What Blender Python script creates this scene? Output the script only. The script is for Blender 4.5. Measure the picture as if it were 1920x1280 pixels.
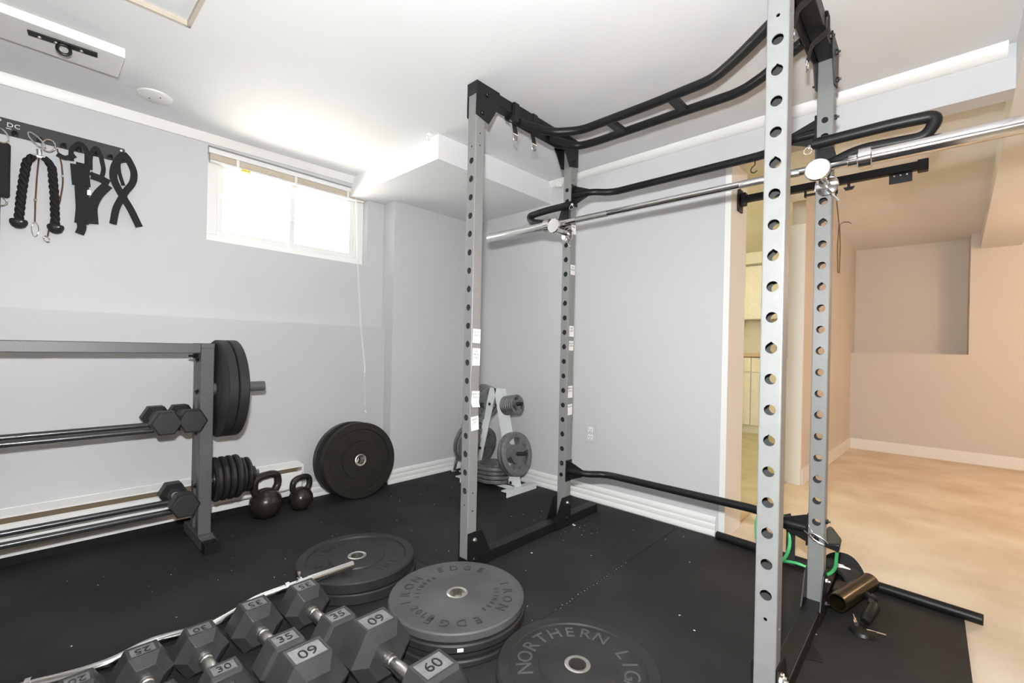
import bpy, bmesh, math, random
from math import sin, cos, pi, radians, sqrt
from mathutils import Vector, Matrix
random.seed(7)
for o in list(bpy.data.objects): bpy.data.objects.remove(o)
SC = bpy.context.scene
COL = SC.collection

# ------------------------------------------------------------------ camera
cam_d = bpy.data.cameras.new('camera')
cam = bpy.data.objects.new('camera', cam_d); COL.objects.link(cam)
YAW, PITCH, ROLL = 0.7465858, -0.00093895, 0.02091084
fwd = Vector((-sin(YAW)*cos(PITCH), cos(YAW)*cos(PITCH), sin(PITCH)))
rgt = Vector((cos(YAW), sin(YAW), 0)); dwn = fwd.cross(rgt)
r2 = rgt*cos(ROLL) - dwn*sin(ROLL); d2 = rgt*sin(ROLL) + dwn*cos(ROLL)
cam.matrix_world = Matrix(((r2.x, -d2.x, -fwd.x, 1.411624), (r2.y, -d2.y, -fwd.y, -1.277707),
                           (r2.z, -d2.z, -fwd.z, 0.924209), (0, 0, 0, 1)))
cam_d.sensor_width = 36.0; cam_d.lens = 848.227/1920*36.0
cam_d.shift_y = 13.909/1920; cam_d.clip_start = 0.02
SC.camera = cam

# ------------------------------------------------------------------ world, lights, exposure
W = bpy.data.worlds.new('overcast_sky'); SC.world = W; W.use_nodes = True
bg = W.node_tree.nodes['Background']; bg.inputs[0].default_value = (1.0, 0.99, 0.96, 1); bg.inputs[1].default_value = 14.0

def light(name, kind, loc, energy, color=(1, 1, 1), **kw):
    d = bpy.data.lights.new(name, kind); d.energy = energy; d.color = color
    for k, v in kw.items(): setattr(d, k, v)
    o = bpy.data.objects.new(name, d); o.location = loc; COL.objects.link(o); return o
flash = light('camera_flash', 'SPOT', (1.40, -1.30, 1.12), 235, (0.97, 0.985, 1.0), shadow_soft_size=0.03, spot_size=radians(152), spot_blend=0.55)
flash.rotation_euler = (fwd + Vector((0, 0, 0.12))).to_track_quat('-Z', 'Y').to_euler()
fill_a = light('front_fill', 'AREA', (2.0, -3.22, 1.15), 6, (0.94, 0.97, 1.0), shape='RECTANGLE', size=3.6, size_y=1.7)  # added fill behind the camera to brighten ceiling and walls, not a window
fill_a.rotation_euler = (radians(-90), 0, 0)
lamp_b = light('ceiling_lamp_right', 'AREA', (2.9, -0.6, 1.98), 4, (1.0, 0.97, 0.93), shape='RECTANGLE', size=0.9, size_y=0.9)
lamp_c = light('far_room_lamp', 'POINT', (2.9, 2.9, 1.55), 60, (1.0, 0.68, 0.44), shadow_soft_size=0.15)
lamp_d = light('kitchen_lamp', 'POINT', (-0.7, 2.9, 1.8), 31, (1.0, 0.90, 0.58), shadow_soft_size=0.15)
sun = light('sun', 'SUN', (-6, -3, 6), 125.0, (1.0, 0.93, 0.80), angle=0.02)
sun.rotation_euler = Vector((-0.30, 0.75, -1.0)).to_track_quat('-Z', 'Y').to_euler()
SC.view_settings.view_transform = 'Standard'; SC.view_settings.look = 'None'
SC.view_settings.gamma = 1.0; SC.view_settings.use_curve_mapping = False
SC.view_settings.exposure = -0.08
SC.cycles.max_bounces = 10; SC.cycles.diffuse_bounces = 6

# ------------------------------------------------------------------ materials
def mat(name, c, rough=0.5, metal=0.0, c2=None, scale=40, bump=0.0, bscale=200, spec=0.5, emit=0, detail=4, thr=None):
    m = bpy.data.materials.new(name); m.use_nodes = True
    nt = m.node_tree; b = nt.nodes['Principled BSDF']
    b.inputs['Base Color'].default_value = (*c, 1); b.inputs['Roughness'].default_value = rough
    b.inputs['Metallic'].default_value = metal; b.inputs['Specular IOR Level'].default_value = spec
    tc = nt.nodes.new('ShaderNodeTexCoord')
    if c2 is None: c2 = tuple(min(1, v*1.07) for v in c)
    n = nt.nodes.new('ShaderNodeTexNoise'); n.inputs['Scale'].default_value = scale; n.inputs['Detail'].default_value = detail
    nt.links.new(tc.outputs['Object'], n.inputs['Vector'])
    r = nt.nodes.new('ShaderNodeValToRGB'); r.color_ramp.elements[0].color = (*c, 1); r.color_ramp.elements[1].color = (*c2, 1)
    lo, hi = thr if thr else (0.35, 0.68)
    r.color_ramp.elements[0].position = lo; r.color_ramp.elements[1].position = hi
    nt.links.new(n.outputs['Fac'], r.inputs['Fac']); nt.links.new(r.outputs['Color'], b.inputs['Base Color'])
    if bump:
        n2 = nt.nodes.new('ShaderNodeTexNoise'); n2.inputs['Scale'].default_value = bscale; n2.inputs['Detail'].default_value = 3
        nt.links.new(tc.outputs['Object'], n2.inputs['Vector'])
        bp = nt.nodes.new('ShaderNodeBump'); bp.inputs['Strength'].default_value = bump; bp.inputs['Distance'].default_value = 0.002
        nt.links.new(n2.outputs['Fac'], bp.inputs['Height']); nt.links.new(bp.outputs['Normal'], b.inputs['Normal'])
    return m

M = {}
M['wall'] = mat('pale grey wall paint', (0.575, 0.58, 0.592), 0.6, bump=0.05, bscale=120, c2=(0.585, 0.59, 0.602), scale=3)
M['wall_low'] = mat('pale grey wall colour darker below the ledge', (0.53, 0.535, 0.546), 0.6, bump=0.05, bscale=120, c2=(0.54, 0.545, 0.556), scale=3)  # wall colour made slightly darker to show the tone step at the ledge
M['ceiling'] = mat('white ceiling paint', (0.775, 0.78, 0.785), 0.7, c2=(0.79, 0.795, 0.80), scale=2)
M['white'] = mat('white trim paint', (0.82, 0.815, 0.79), 0.4, c2=(0.835, 0.83, 0.805), scale=5)
M['vinyl'] = mat('white vinyl', (0.84, 0.84, 0.82), 0.35, c2=(0.85, 0.85, 0.83))
M['far_wall'] = mat('far room wall paint', (0.62, 0.575, 0.53), 0.65, c2=(0.63, 0.585, 0.54), scale=3)
M['kitchen'] = mat('cream kitchen paint', (0.74, 0.71, 0.58), 0.5, scale=3)
M['cabinet'] = mat('cream cabinet', (0.78, 0.75, 0.64), 0.4)
M['counter'] = mat('tan laminate', (0.55, 0.40, 0.26), 0.4)
M['vinylfloor'] = mat('pale vinyl flooring', (0.62, 0.57, 0.40), 0.35, c2=(0.52, 0.46, 0.30), scale=6)
M['carpet'] = mat('beige carpet', (0.62, 0.52, 0.40), 0.95, c2=(0.76, 0.69, 0.58), scale=2.6, bump=0.9, bscale=260, spec=0.1, detail=8)
M['black'] = mat('black powder coat', (0.008, 0.008, 0.008), 0.40, c2=(0.012, 0.012, 0.012), bump=0.05, bscale=500, spec=0.32)
M['silver'] = mat('silver grey powder coat', (0.205, 0.208, 0.203), 0.40, c2=(0.22, 0.223, 0.218), bump=0.04, bscale=600)
M['inner'] = mat('bare tube inside', (0.03, 0.03, 0.03), 0.8)
M['chrome'] = mat('chrome', (0.82, 0.82, 0.82), 0.12, 1.0)
M['brushed'] = mat('knurled steel', (0.55, 0.55, 0.54), 0.32, 1.0, bump=0.35, bscale=900)
M['steel'] = mat('zinc steel', (0.72, 0.70, 0.66), 0.3, 1.0)
M['rubber'] = mat('black rubber', (0.016, 0.016, 0.016), 0.5, c2=(0.026, 0.026, 0.025), scale=9, bump=0.08, bscale=300, spec=0.35)
M['rubber_grey'] = mat('worn grey rubber', (0.055, 0.056, 0.057), 0.5, c2=(0.078, 0.080, 0.080), scale=7, bump=0.06, bscale=300, spec=0.4)
M['rubber_brown'] = mat('brownish black rubber', (0.013, 0.012, 0.010), 0.42, c2=(0.020, 0.018, 0.015), scale=12, spec=0.35)
M['rubber_line'] = mat('letter edge rubber', (0.012, 0.012, 0.012), 0.6)
M['hexhead'] = mat('grey rubber hex head', (0.028, 0.029, 0.029), 0.40, c2=(0.045, 0.046, 0.046), scale=10, bump=0.05, bscale=250, spec=0.35)
M['pad'] = mat('smooth pad with painted flash sheen', (0.12, 0.125, 0.125), 0.25, c2=(0.18, 0.185, 0.185), scale=30)  # pads lighter than the heads: flash reflection put into the colour
M['iron'] = mat('grey hammertone iron', (0.20, 0.21, 0.205), 0.36, c2=(0.27, 0.28, 0.275), scale=60, metal=0.7)
M['iron_black'] = mat('black enamel iron', (0.014, 0.014, 0.014), 0.33, c2=(0.022, 0.02, 0.02))
M['kettle'] = mat('bronze black enamel', (0.030, 0.025, 0.020), 0.24, c2=(0.042, 0.034, 0.027), metal=0.35)
M['rackgrey'] = mat('graphite grey steel', (0.085, 0.088, 0.092), 0.42, c2=(0.105, 0.108, 0.112), scale=300)
M['whitesteel'] = mat('white enamel steel', (0.70, 0.73, 0.73), 0.35)
M['fabric'] = mat('black webbing', (0.010, 0.010, 0.010), 0.85, c2=(0.02, 0.019, 0.018), scale=150, bump=0.4, bscale=700)
M['rope'] = mat('black nylon rope', (0.010, 0.009, 0.009), 0.7, c2=(0.022, 0.02, 0.018), scale=120, spec=0.3)
M['cable'] = mat('brown coated cable', (0.11, 0.06, 0.03), 0.4)
M['paper'] = mat('white note paper', (0.86, 0.85, 0.82), 0.8)
M['ink'] = mat('black ink', (0.03, 0.03, 0.035), 0.7)
M['green'] = mat('green latex', (0.06, 0.42, 0.13), 0.4, c2=(0.08, 0.5, 0.17))
M['olive'] = mat('olive webbing', (0.05, 0.045, 0.03), 0.8)
M['bronze'] = mat('gold black steel', (0.035, 0.027, 0.014), 0.25, 0.6)
M['rail'] = mat('dark steel rail', (0.06, 0.062, 0.065), 0.25, 0.5)
M['rubber_mid'] = mat('darker raised rubber', (0.026, 0.027, 0.027), 0.5)
M['tan'] = mat('hatch edge with painted tan shade', (0.50, 0.45, 0.37), 0.7)  # tan carries the shade on the hatch reveal in its colour
M['heatin'] = mat('heater fins', (0.16, 0.12, 0.07), 0.6)
M['board'] = mat('dark grey hook board', (0.035, 0.036, 0.038), 0.5)
M['twine'] = mat('brown twine', (0.12, 0.075, 0.03), 0.8)
M['blind'] = mat('blind slats', (0.70, 0.62, 0.50), 0.45)
M['yellow'] = mat('yellow clip', (0.75, 0.65, 0.08), 0.5)
M['ground'] = mat('pale concrete outside', (0.70, 0.70, 0.68), 0.9)

def mat_mat():
    m = mat('black stall mat rubber', (0.015, 0.015, 0.0145), 0.75, c2=(0.036, 0.035, 0.033), spec=0.28, scale=2.3, bump=0.25, bscale=160, detail=9, thr=(0.42, 0.80))
    return m
M['mat'] = mat_mat()
def glass_mat():
    m = bpy.data.materials.new('window glass'); m.use_nodes = True; nt = m.node_tree
    for n in list(nt.nodes): nt.nodes.remove(n)
    out = nt.nodes.new('ShaderNodeOutputMaterial'); mx = nt.nodes.new('ShaderNodeMixShader')
    tr = nt.nodes.new('ShaderNodeBsdfTransparent'); gl = nt.nodes.new('ShaderNodeBsdfGlossy'); gl.inputs['Roughness'].default_value = 0.02
    fr = nt.nodes.new('ShaderNodeFresnel'); fr.inputs['IOR'].default_value = 1.25
    nt.links.new(fr.outputs[0], mx.inputs[0]); nt.links.new(tr.outputs[0], mx.inputs[1]); nt.links.new(gl.outputs[0], mx.inputs[2]); nt.links.new(mx.outputs[0], out.inputs[0])
    return m
M['glass'] = glass_mat()

# ------------------------------------------------------------------ mesh helpers
def new(name, bm, m, parent=None, smooth=True, bevel=0, ang=35, seg=2):
    me = bpy.data.meshes.new(name)
    bmesh.ops.recalc_face_normals(bm, faces=bm.faces[:])
    bm.to_mesh(me); bm.free()
    o = bpy.data.objects.new(name, me); COL.objects.link(o)
    for x in (m if isinstance(m, (list, tuple)) else [m]): me.materials.append(M[x])
    if smooth:
        me.shade_smooth(); me.set_sharp_from_angle(angle=radians(ang))
    if bevel:
        b = o.modifiers.new('bevel', 'BEVEL'); b.width = bevel; b.segments = seg; b.limit_method = 'ANGLE'; b.angle_limit = radians(40)
    if parent: o.parent = parent
    return o
def B(): return bmesh.new()
def box(bm, x0, x1, y0, y1, z0, z1, mx=None, mi=0):
    vs = [bm.verts.new(Vector(p) if mx is None else mx @ Vector(p)) for p in
          ((x0, y0, z0), (x1, y0, z0), (x1, y1, z0), (x0, y1, z0), (x0, y0, z1), (x1, y0, z1), (x1, y1, z1), (x0, y1, z1))]
    for f in ((0, 3, 2, 1), (4, 5, 6, 7), (0, 1, 5, 4), (1, 2, 6, 5), (2, 3, 7, 6), (3, 0, 4, 7)):
        bm.faces.new([vs[i] for i in f]).material_index = mi
    return bm
def prism(bm, poly, a, b, axis='x', mx=None, mi=0):
    """poly of 2-D points extruded from a to b along axis (x: poly=(y,z), y: poly=(x,z), z: poly=(x,y))"""
    def P(p, t):
        v = {'x': (t, p[0], p[1]), 'y': (p[0], t, p[1]), 'z': (p[0], p[1], t)}[axis]
        return Vector(v) if mx is None else mx @ Vector(v)
    A = [bm.verts.new(P(p, a)) for p in poly]; Bv = [bm.verts.new(P(p, b)) for p in poly]
    n = len(poly)
    fs = [bm.faces.new(A), bm.faces.new(Bv[::-1])]
    for i in range(n): fs.append(bm.faces.new([A[i], A[(i+1) % n], Bv[(i+1) % n], Bv[i]]))
    for f in fs: f.material_index = mi
    return bm
def smooth_path(pts, rad=0.03, n=5):
    pts = [Vector(p) for p in pts]; out = [pts[0]]
    for i in range(1, len(pts)-1):
        a, p, b = pts[i-1], pts[i], pts[i+1]
        r = min(rad, (a-p).length*0.45, (b-p).length*0.45)
        s = p + (a-p).normalized()*r; e = p + (b-p).normalized()*r
        for k in range(n+1):
            t = k/n; out.append(s*(1-t)**2 + p*2*t*(1-t) + e*t*t)
    out.append(pts[-1]); return out
def tube(bm, pts, r, seg=12, closed=False, cap=True, flat=None, up=None, mi=0):
    """sweep a circle (or a flat rectangle flat=(w,t)) along pts; r number or list"""
    pts = [Vector(p) for p in pts]; n = len(pts)
    rs = r if isinstance(r, (list, tuple)) else [r]*n
    rings = []; prev = None
    for i, p in enumerate(pts):
        a = pts[(i-1) % n] if (i > 0 or closed) else p
        b = pts[(i+1) % n] if (i < n-1 or closed) else p
        t = (b-a).normalized()
        if prev is None:
            u = Vector(up) if up else (Vector((0, 0, 1)) if abs(t.z) < 0.9 else Vector((1, 0, 0)))
        else: u = prev
        u = (u - t*u.dot(t))
        if u.length < 1e-5: u = t.orthogonal()
        u.normalize(); prev = u; v = t.cross(u)
        if flat:
            w, h = flat
            ring = [p+u*(h/2)*sy+v*(w/2)*sx for sx, sy in ((-1, -1), (1, -1), (1, 1), (-1, 1))]
        else:
            ring = [p + (u*cos(2*pi*k/seg)+v*sin(2*pi*k/seg))*rs[i] for k in range(seg)]
        rings.append([bm.verts.new(q) for q in ring])
    m = len(rings[0])
    for i in range(n if closed else n-1):
        A, C = rings[i], rings[(i+1) % n]
        for k in range(m): bm.faces.new([A[k], A[(k+1) % m], C[(k+1) % m], C[k]]).material_index = mi
    if cap and not closed:
        bm.faces.new(rings[0][::-1]).material_index = mi; bm.faces.new(rings[-1]).material_index = mi
    return bm
def lathe(bm, prof, seg=32, mx=None, mi=0, close=True):
    """prof [(r,h)...] about local z. close joins last to first (ring-shaped solids)"""
    mx = mx or Matrix()
    rings = []
    for r, h in prof:
        if r < 1e-6: rings.append([bm.verts.new(mx @ Vector((0, 0, h)))])
        else: rings.append([bm.verts.new(mx @ Vector((r*cos(2*pi*k/seg), r*sin(2*pi*k/seg), h))) for k in range(seg)])
    L = len(rings)
    for i in range(L if close else L-1):
        A, C = rings[i], rings[(i+1) % L]
        for k in range(seg):
            k2 = (k+1) % seg
            if len(A) == 1 and len(C) == 1: continue
            if len(A) == 1: f = bm.faces.new([A[0], C[k2], C[k]])
            elif len(C) == 1: f = bm.faces.new([A[k], A[k2], C[0]])
            else: f = bm.faces.new([A[k], A[k2], C[k2], C[k]])
            f.material_index = mi
    return bm
def axis_mx(loc, direction, roll=0):
    d = Vector(direction).normalized()
    return Matrix.Translation(loc) @ d.to_track_quat('Z', 'Y').to_matrix().to_4x4() @ Matrix.Rotation(roll, 4, 'Z')
def frame_mx(loc, xa, ya):
    xa = Vector(xa).normalized(); ya = Vector(ya).normalized(); za = xa.cross(ya)
    return Matrix(((xa.x, ya.x, za.x, loc[0]), (xa.y, ya.y, za.y, loc[1]), (xa.z, ya.z, za.z, loc[2]), (0, 0, 0, 1)))
_tx = {}
def text_verts(s, size, ext):
    k = (s, size, ext)
    if k not in _tx:
        c = bpy.data.curves.new('lettering_tmp', 'FONT'); c.body = s; c.size = size; c.extrude = ext; c.align_x = 'CENTER'; c.align_y = 'CENTER'; c.resolution_u = 3
        o = bpy.data.objects.new('lettering_tmp', c); COL.objects.link(o)
        bpy.context.view_layer.update()
        me = bpy.data.meshes.new_from_object(o.evaluated_get(bpy.context.evaluated_depsgraph_get()))
        _tx[k] = ([v.co.copy() for v in me.vertices], [list(p.vertices) for p in me.polygons])
        bpy.data.objects.remove(o); bpy.data.curves.remove(c); bpy.data.meshes.remove(me)
    return _tx[k]
def text(bm, s, size, ext, mx, mi=0):
    V, F = text_verts(s, size, ext)
    vs = [bm.verts.new(mx @ v) for v in V]
    for f in F:
        try: bm.faces.new([vs[i] for i in f]).material_index = mi
        except ValueError: pass
    return bm
def thing(name, label, cat, loc=(0, 0, 0), rot=(0, 0, 0), group=None):
    o = bpy.data.objects.new(name, None); COL.objects.link(o); o.empty_display_size = 0.1
    o.location = loc; o.rotation_euler = rot; return tag(o, label, cat, group)
def tag(o, label, cat, group=None):
    o['label'] = label; o['category'] = cat
    if group: o['group'] = group
    return o
def structure(o): o['kind'] = 'structure'; return o
def stuff(o): o['kind'] = 'stuff'; return o
def st(name, m, *boxes, parent=None, bevel=0):
    bm = B()
    for b in boxes: box(bm, *b)
    o = new(name, bm, m, parent, smooth=False, bevel=bevel)
    return o if parent else structure(o)
def dup(root, loc=None, label=None, rot=None):
    r = root.copy(); COL.objects.link(r)
    if loc is not None: r.location = loc
    if rot is not None: r.rotation_euler = rot
    if label: r['label'] = label
    for ch in list(root.children):
        c = ch.copy(); COL.objects.link(c); c.parent = r
        for g in list(ch.children):
            d = g.copy(); COL.objects.link(d); d.parent = c
    return r

# ================================================================== room shell
XU, XL, XP, YB, CZ = -1.375, -1.33, -1.24, 1.12, 2.027
MT = 0.012                                              # the mats are this thick: their top is z = 0
st('floor', 'carpet', (-1.8, 4.2, -3.3, 4.9, -0.10, -MT))
# left wall with the window opening y -0.635..0.28, z 1.46..1.955
def tilt(o):
    for v in o.data.vertices: v.co.z += 0.008*v.co.x + 0.016*v.co.y
    return o
def CZf(x, y): return CZ + 0.008*x + 0.016*y
st('wall_left', 'wall', (-1.70, XU, -3.3, -0.635, 0.9, CZ), (-1.70, XU, 0.28, 0.41, 0.9, CZ), (-1.70, XU, -0.635, 0.28, 0.9, 1.46), (-1.70, XU, -0.635, 0.28, 1.955, CZ),
)
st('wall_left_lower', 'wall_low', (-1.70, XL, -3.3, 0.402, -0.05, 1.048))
st('wall_left_pier', 'wall', (-1.70, XP, 0.403, 1.20, -0.05, CZ))
st('wall_back', 'wall', (-1.70, 0.655, YB, 1.375, -0.05, 2.12), (0.655, 1.66, YB, 1.22, 1.893, 2.12), (1.66, 4.1, YB, 1.375, 1.93, 2.12))
hx0, hx1, hy0, hy1 = -0.482, 0.17, -1.75, -0.900        # ceiling hatch opening
tilt(st('ceiling', 'ceiling', (-1.72, hx0, -3.35, 1.22, CZ, 2.16), (hx1, 4.15, -3.35, 1.22, CZ, 2.16), (hx0, hx1, -3.35, hy0, CZ, 2.16), (hx0, hx1, hy1, 1.22, CZ, 2.16)))
bm = B()
for b in ((hx0, hx0+.012, hy0, hy1, CZ-.004, 2.16), (hx1-.012, hx1, hy0, hy1, CZ-.004, 2.16), (hx0, hx1, hy1-.012, hy1, CZ-.004, 2.16), (hx0, hx1, hy0, hy0+.012, CZ-.004, 2.16)): box(bm, *b)
hatch = structure(tilt(new('trim_5', bm, 'tan', smooth=False)))
tilt(st('hatch_panel', 'ceiling', (hx0+.012, hx1-.012, hy0+.012, hy1-.012, CZ+.012, 2.16), parent=hatch))
st('ceiling_soffit_corner', 'ceiling', (-1.72, -0.472, 0.167, YB, 1.897, CZ+.02))
bm = B(); prism(bm, [(1.495, -3.3), (1.62, 1.12), (1.735, 4.95), (1.98, 4.95), (1.885, 1.9), (1.80, -3.3)], 1.8915, 2.3, 'z')
structure(new('ceiling_beam', bm, 'ceiling', smooth=False))
st('wall_right', 'wall', (4.1, 4.2, -3.3, 4.9, -0.05, 2.3)); st('wall_front', 'wall', (-1.7, 4.2, -3.4, -3.3, -0.05, 2.3))
# far room beyond the wide opening
bm = B(); prism(bm, [(0.655, 2.53), (0.738, 2.53), (0.816, 4.45), (0.816, 4.9), (0.70, 4.9)], -0.05, 2.06, 'z')
structure(new('wall_far_left', bm, 'far_wall', smooth=False))
st('trim_1', 'white', (0.645, 0.742, 2.505, 2.53, -MT, 1.86)); 
st('wall_far', 'far_wall', (0.70, 4.2, 4.45, 4.90, -0.05, 0.955), (1.66, 4.2, 4.45, 4.90, 0.955, 2.30), (0.70, 1.66, 4.70, 4.90, 0.955, 2.3))
st('ceiling_far', 'ceiling', (0.60, 4.2, 1.2, 4.9, 2.035, 2.16))
bm = B(); prism(bm, [(0.738, 2.54), (0.752, 2.54), (0.828, 4.436), (0.816, 4.44)], -MT, 0.095, 'z'); structure(new('baseboard_far_left', bm, 'white', smooth=False))
st('baseboard_far', 'white', (0.82, 4.1, 4.436, 4.45, -MT, 0.09))
# kitchen beyond the side opening
st('floor_kitchen', 'vinylfloor', (-1.9, 0.645, 1.30, 4.95, -0.05, -0.006))
st('wall_kitchen_back', 'kitchen', (-2.0, 0.70, 4.9, 5.0, -0.05, 2.2)); st('wall_kitchen_left', 'kitchen', (-2.0, -1.9, 1.2, 5.0, -0.05, 2.2))
st('wall_kitchen_soffit', 'kitchen', (-1.9, 0.645, 4.42, 4.9, 1.96, 2.2)); st('ceiling_kitchen', 'kitchen', (-2.0, 0.66, 1.375, 5.0, 2.09, 2.2))
st('trim_2', 'kitchen', (0.60, 0.655, 1.375, 2.53, 2.03, 2.2))
st('trim_3', 'counter', (0.625, 0.655, 1.375, 2.53, -0.012, -0.002))
# window
win = structure(new('window_1', B(), 'vinyl'))
fx0, fx1 = -1.475, -1.43
for b in ((-.635, .28, 1.46, 1.505), (-.635, .28, 1.905, 1.955), (-.635, -.575, 1.505, 1.905), (.215, .28, 1.505, 1.905)):
    new('window_frame', box(B(), fx0, fx1, *b), 'vinyl', win, smooth=False, bevel=.003)
for (a, c, xo) in ((-.575, -.165, -.008), (-.195, .215, .004)):
    bm = B()
    for b in ((a, c, 1.505, 1.535), (a, c, 1.875, 1.905), (a, a+.03, 1.535, 1.875), (c-.03, c, 1.535, 1.875)): box(bm, fx0+.008+xo, fx1-.012+xo, *b)
    s = new('window_sash', bm, 'vinyl', win, smooth=False, bevel=.002)
    new('window_pane', box(B(), -1.455+xo, -1.452+xo, a+.03, c-.03, 1.535, 1.875), 'glass', s, smooth=False)
new('window_sill', box(B(), fx1, XU-.001, -.634, .279, 1.455, 1.462), 'white', win, smooth=False)
new('window_latch', box(B(), fx1-.006, fx1+.006, -.195, -.175, 1.66, 1.70), 'vinyl', win, smooth=False, bevel=.002)
structure(new('ground', box(B(), -9, -1.71, -8, 9, 1.20, 1.30), 'ground', smooth=False))
# crown and baseboards
def crown(name, m, poly, a, b, axis):
    structure(new(name, prism(B(), poly, a, b, axis), m, ang=50))
zc = CZ-.011
tilt(bpy.data.objects[[crown('trim_6', 'white', [(XU, zc-.043+.011), (XU+.008, zc-.043+.011), (XU+.026, zc-.006+.011), (XU+.026, CZ+.01), (XU, CZ+.01)], -3.3, 0.167, 'y'), 'trim_6'][1]])
crown('trim_7', 'white', [(YB, 2.010), (YB-.008, 2.010), (YB-.034, 2.036), (YB-.034, 2.07), (YB, 2.07)], -0.472, 1.598, 'x')
BBP = [(0, 0), (.018, 0), (.018, .020), (.011, .026), (.015, .044), (.013, .052), (.007, .057), (.012, .070), (.009, .082), (.004, .092), (0, .092)]
crown('baseboard_back', 'white', [(YB-a, z) for a, z in BBP], XP, 0.627, 'x')
crown('baseboard_left', 'white', [(XP+a, z) for a, z in BBP], 0.387, YB, 'y')
structure(new('baseboard_left_short', prism(B(), [(XL+a, z) for a, z in BBP], -0.158, 0.40, 'y'), 'white', ang=50))
structure(new('baseboard_left_long', prism(B(), [(XL, .038), (XL+.014, .038), (XL+.014, .062), (XL+.010, .074), (XL, .078)], -3.3, -0.158, 'y'), 'white', ang=50))
st('dark_gap_strip', 'black', (XL, XL+.006, -3.3, -0.158, -MT, .036))  # black strip stands in for the shaded gap under the raised baseboard
st('trim_4', 'white', (0.640, 0.668, 1.118, 1.376, -MT, 1.893))
# stall mats: seams run between them
mg = 'rubber stall mats side by side on the gym floor'
def stall(x0, x1, y0, y1, lab):
    bm = box(B(), x0, x1, y0, y1, -MT, 0)
    tag(new('stall_mat', bm, 'mat', smooth=False, bevel=.002), lab, 'mat', mg)
stall(-1.318, 0.448, -0.10, 1.095, 'black rubber stall mat under the white plate tree and the leaning bumper plates')
stall(0.451, 1.515, -0.10, 1.095, 'black rubber stall mat whose edge meets the carpet beside the green band')
stall(-1.318, 0.448, -1.60, -0.103, 'black rubber stall mat under the row of hex dumbbells and the storage rack')
stall(0.451, 1.512, -1.60, -0.103, 'black rubber stall mat under the lettered bumper plate nearest the camera')
bm = B()
def chip(x, y, s):
    a = random.random()*pi; mx = Matrix.Translation((x, y, 0)) @ Matrix.Rotation(a, 4, 'Z')
    box(bm, -s, s, -s*.5, s*.5, 0, s*.5, mx)
for i in range(110):
    x, y = random.uniform(-1.1, 1.4), random.uniform(-1.2, 1.0)
    chip(x, y, random.uniform(.0008, .0024))
for i in range(30): chip(random.gauss(.02, .09), random.gauss(.68, .07), random.uniform(.0008, .002))
for p in ((.051, .705, .006), (.04, .71, .005), (.78, .30, .003), (.85, .25, .003), (.1, .30, .004), (.58, .05, .003)): chip(*p)
for i in range(26):
    t = i/25; chip(.451+random.gauss(0, .002), .02+t*.5, random.uniform(.0008, .0018))
debris = new('debris', bm, 'paper', smooth=False); stuff(debris); tag(debris, 'white paint flecks and lint scattered over the black mats', 'debris')

# outlet
o = thing('wall_outlet', 'white duplex wall outlet low on the grey back wall', 'outlet', (-.126, YB, .41))
new('cover_plate', box(B(), -.036, .036, -.005, 0, -.057, .057), 'wall', o, bevel=.003)
for dz in (-.026, .020):
    r = new('receptacle', box(B(), -.017, .017, -.0075, -.004, dz-.014, dz+.018), 'vinyl', o, bevel=.003)
    bm = B()
    for b in ((-.008, -.0055, -.001, .009), (.0055, .008, -.001, .009), (-.002, .002, -.011, -.006)): box(bm, b[0], b[1], -.0085, -.0070, dz+b[2], dz+b[3])
    new('socket_slots', bm, 'ink', r, smooth=False)

# baseboard heater under the ledge
h = thing('baseboard_heater', 'long white electric baseboard heater along the left wall', 'heater', (0, 0, 0))
y0, y1 = -2.4, -.165
bm = B(); prism(bm, [(XL, .232), (XL+.010, .232), (XL+.075, .222), (XL+.075, .214), (XL+.012, .222), (XL, .222)], y0, y1, 'y'); new('top_lip', bm, 'white', h, smooth=False)
bm = B(); prism(bm, [(XL+.068, .190), (XL+.078, .184), (XL+.078, .100), (XL+.070, .090), (XL+.064, .10), (XL+.064, .186)], y0, y1, 'y'); new('front_cover', bm, 'white', h, smooth=False)
new('fin_bank', box(B(), XL+.004, XL+.05, y0, y1-.02, .105, .214), 'heatin', h, smooth=False)
for yy in (y0, y1): new('end_cap', prism(B(), [(XL, .088), (XL+.074, .088), (XL+.078, .10), (XL+.078, .222), (XL+.01, .233), (XL, .233)], yy-.006, yy+.006, 'y'), 'white', h, smooth=False, bevel=.002)
new('back_plate', box(B(), XL+.0005, XL+.004, y0, y1, .085, .235), 'white', h, smooth=False)

# blind raised to the top of the window, with a long cord
b = thing('window_blind', 'white mini blind raised to the top of the basement window', 'blind', (0, 0, 0))
new('headrail', box(B(), -1.425, -1.392, -.628, .272, 1.925, 1.953), 'vinyl', b, bevel=.003)
bm = B()
for i in range(9): box(bm, -1.421, -1.397, -.62, .265, 1.893+i*.0034, 1.8952+i*.0034)
stuff(new('slat_stack', bm, 'blind', b, smooth=False))
new('bottom_rail', box(B(), -1.421, -1.396, -.62, .265, 1.880, 1.891), 'vinyl', b, bevel=.003)
for yy in (-.49, -.18, .15): new('ladder_tape', box(B(), -1.396, -1.3945, yy-.007, yy+.007, 1.878, 1.926), 'vinyl', b, smooth=False)
new('cord_clip', box(B(), -1.395, -1.385, -.475, -.43, 1.868, 1.882), 'yellow', b, bevel=.002)
bm = B(); tube(bm, [(-1.39, .19, 1.925), (-1.385, .20, 1.87), (-1.365, .205, 1.5), (-1.322, .215, 1.05), (-1.32, .25, .774), (-1.32, .258, .52)], .0016, 6)
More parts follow.
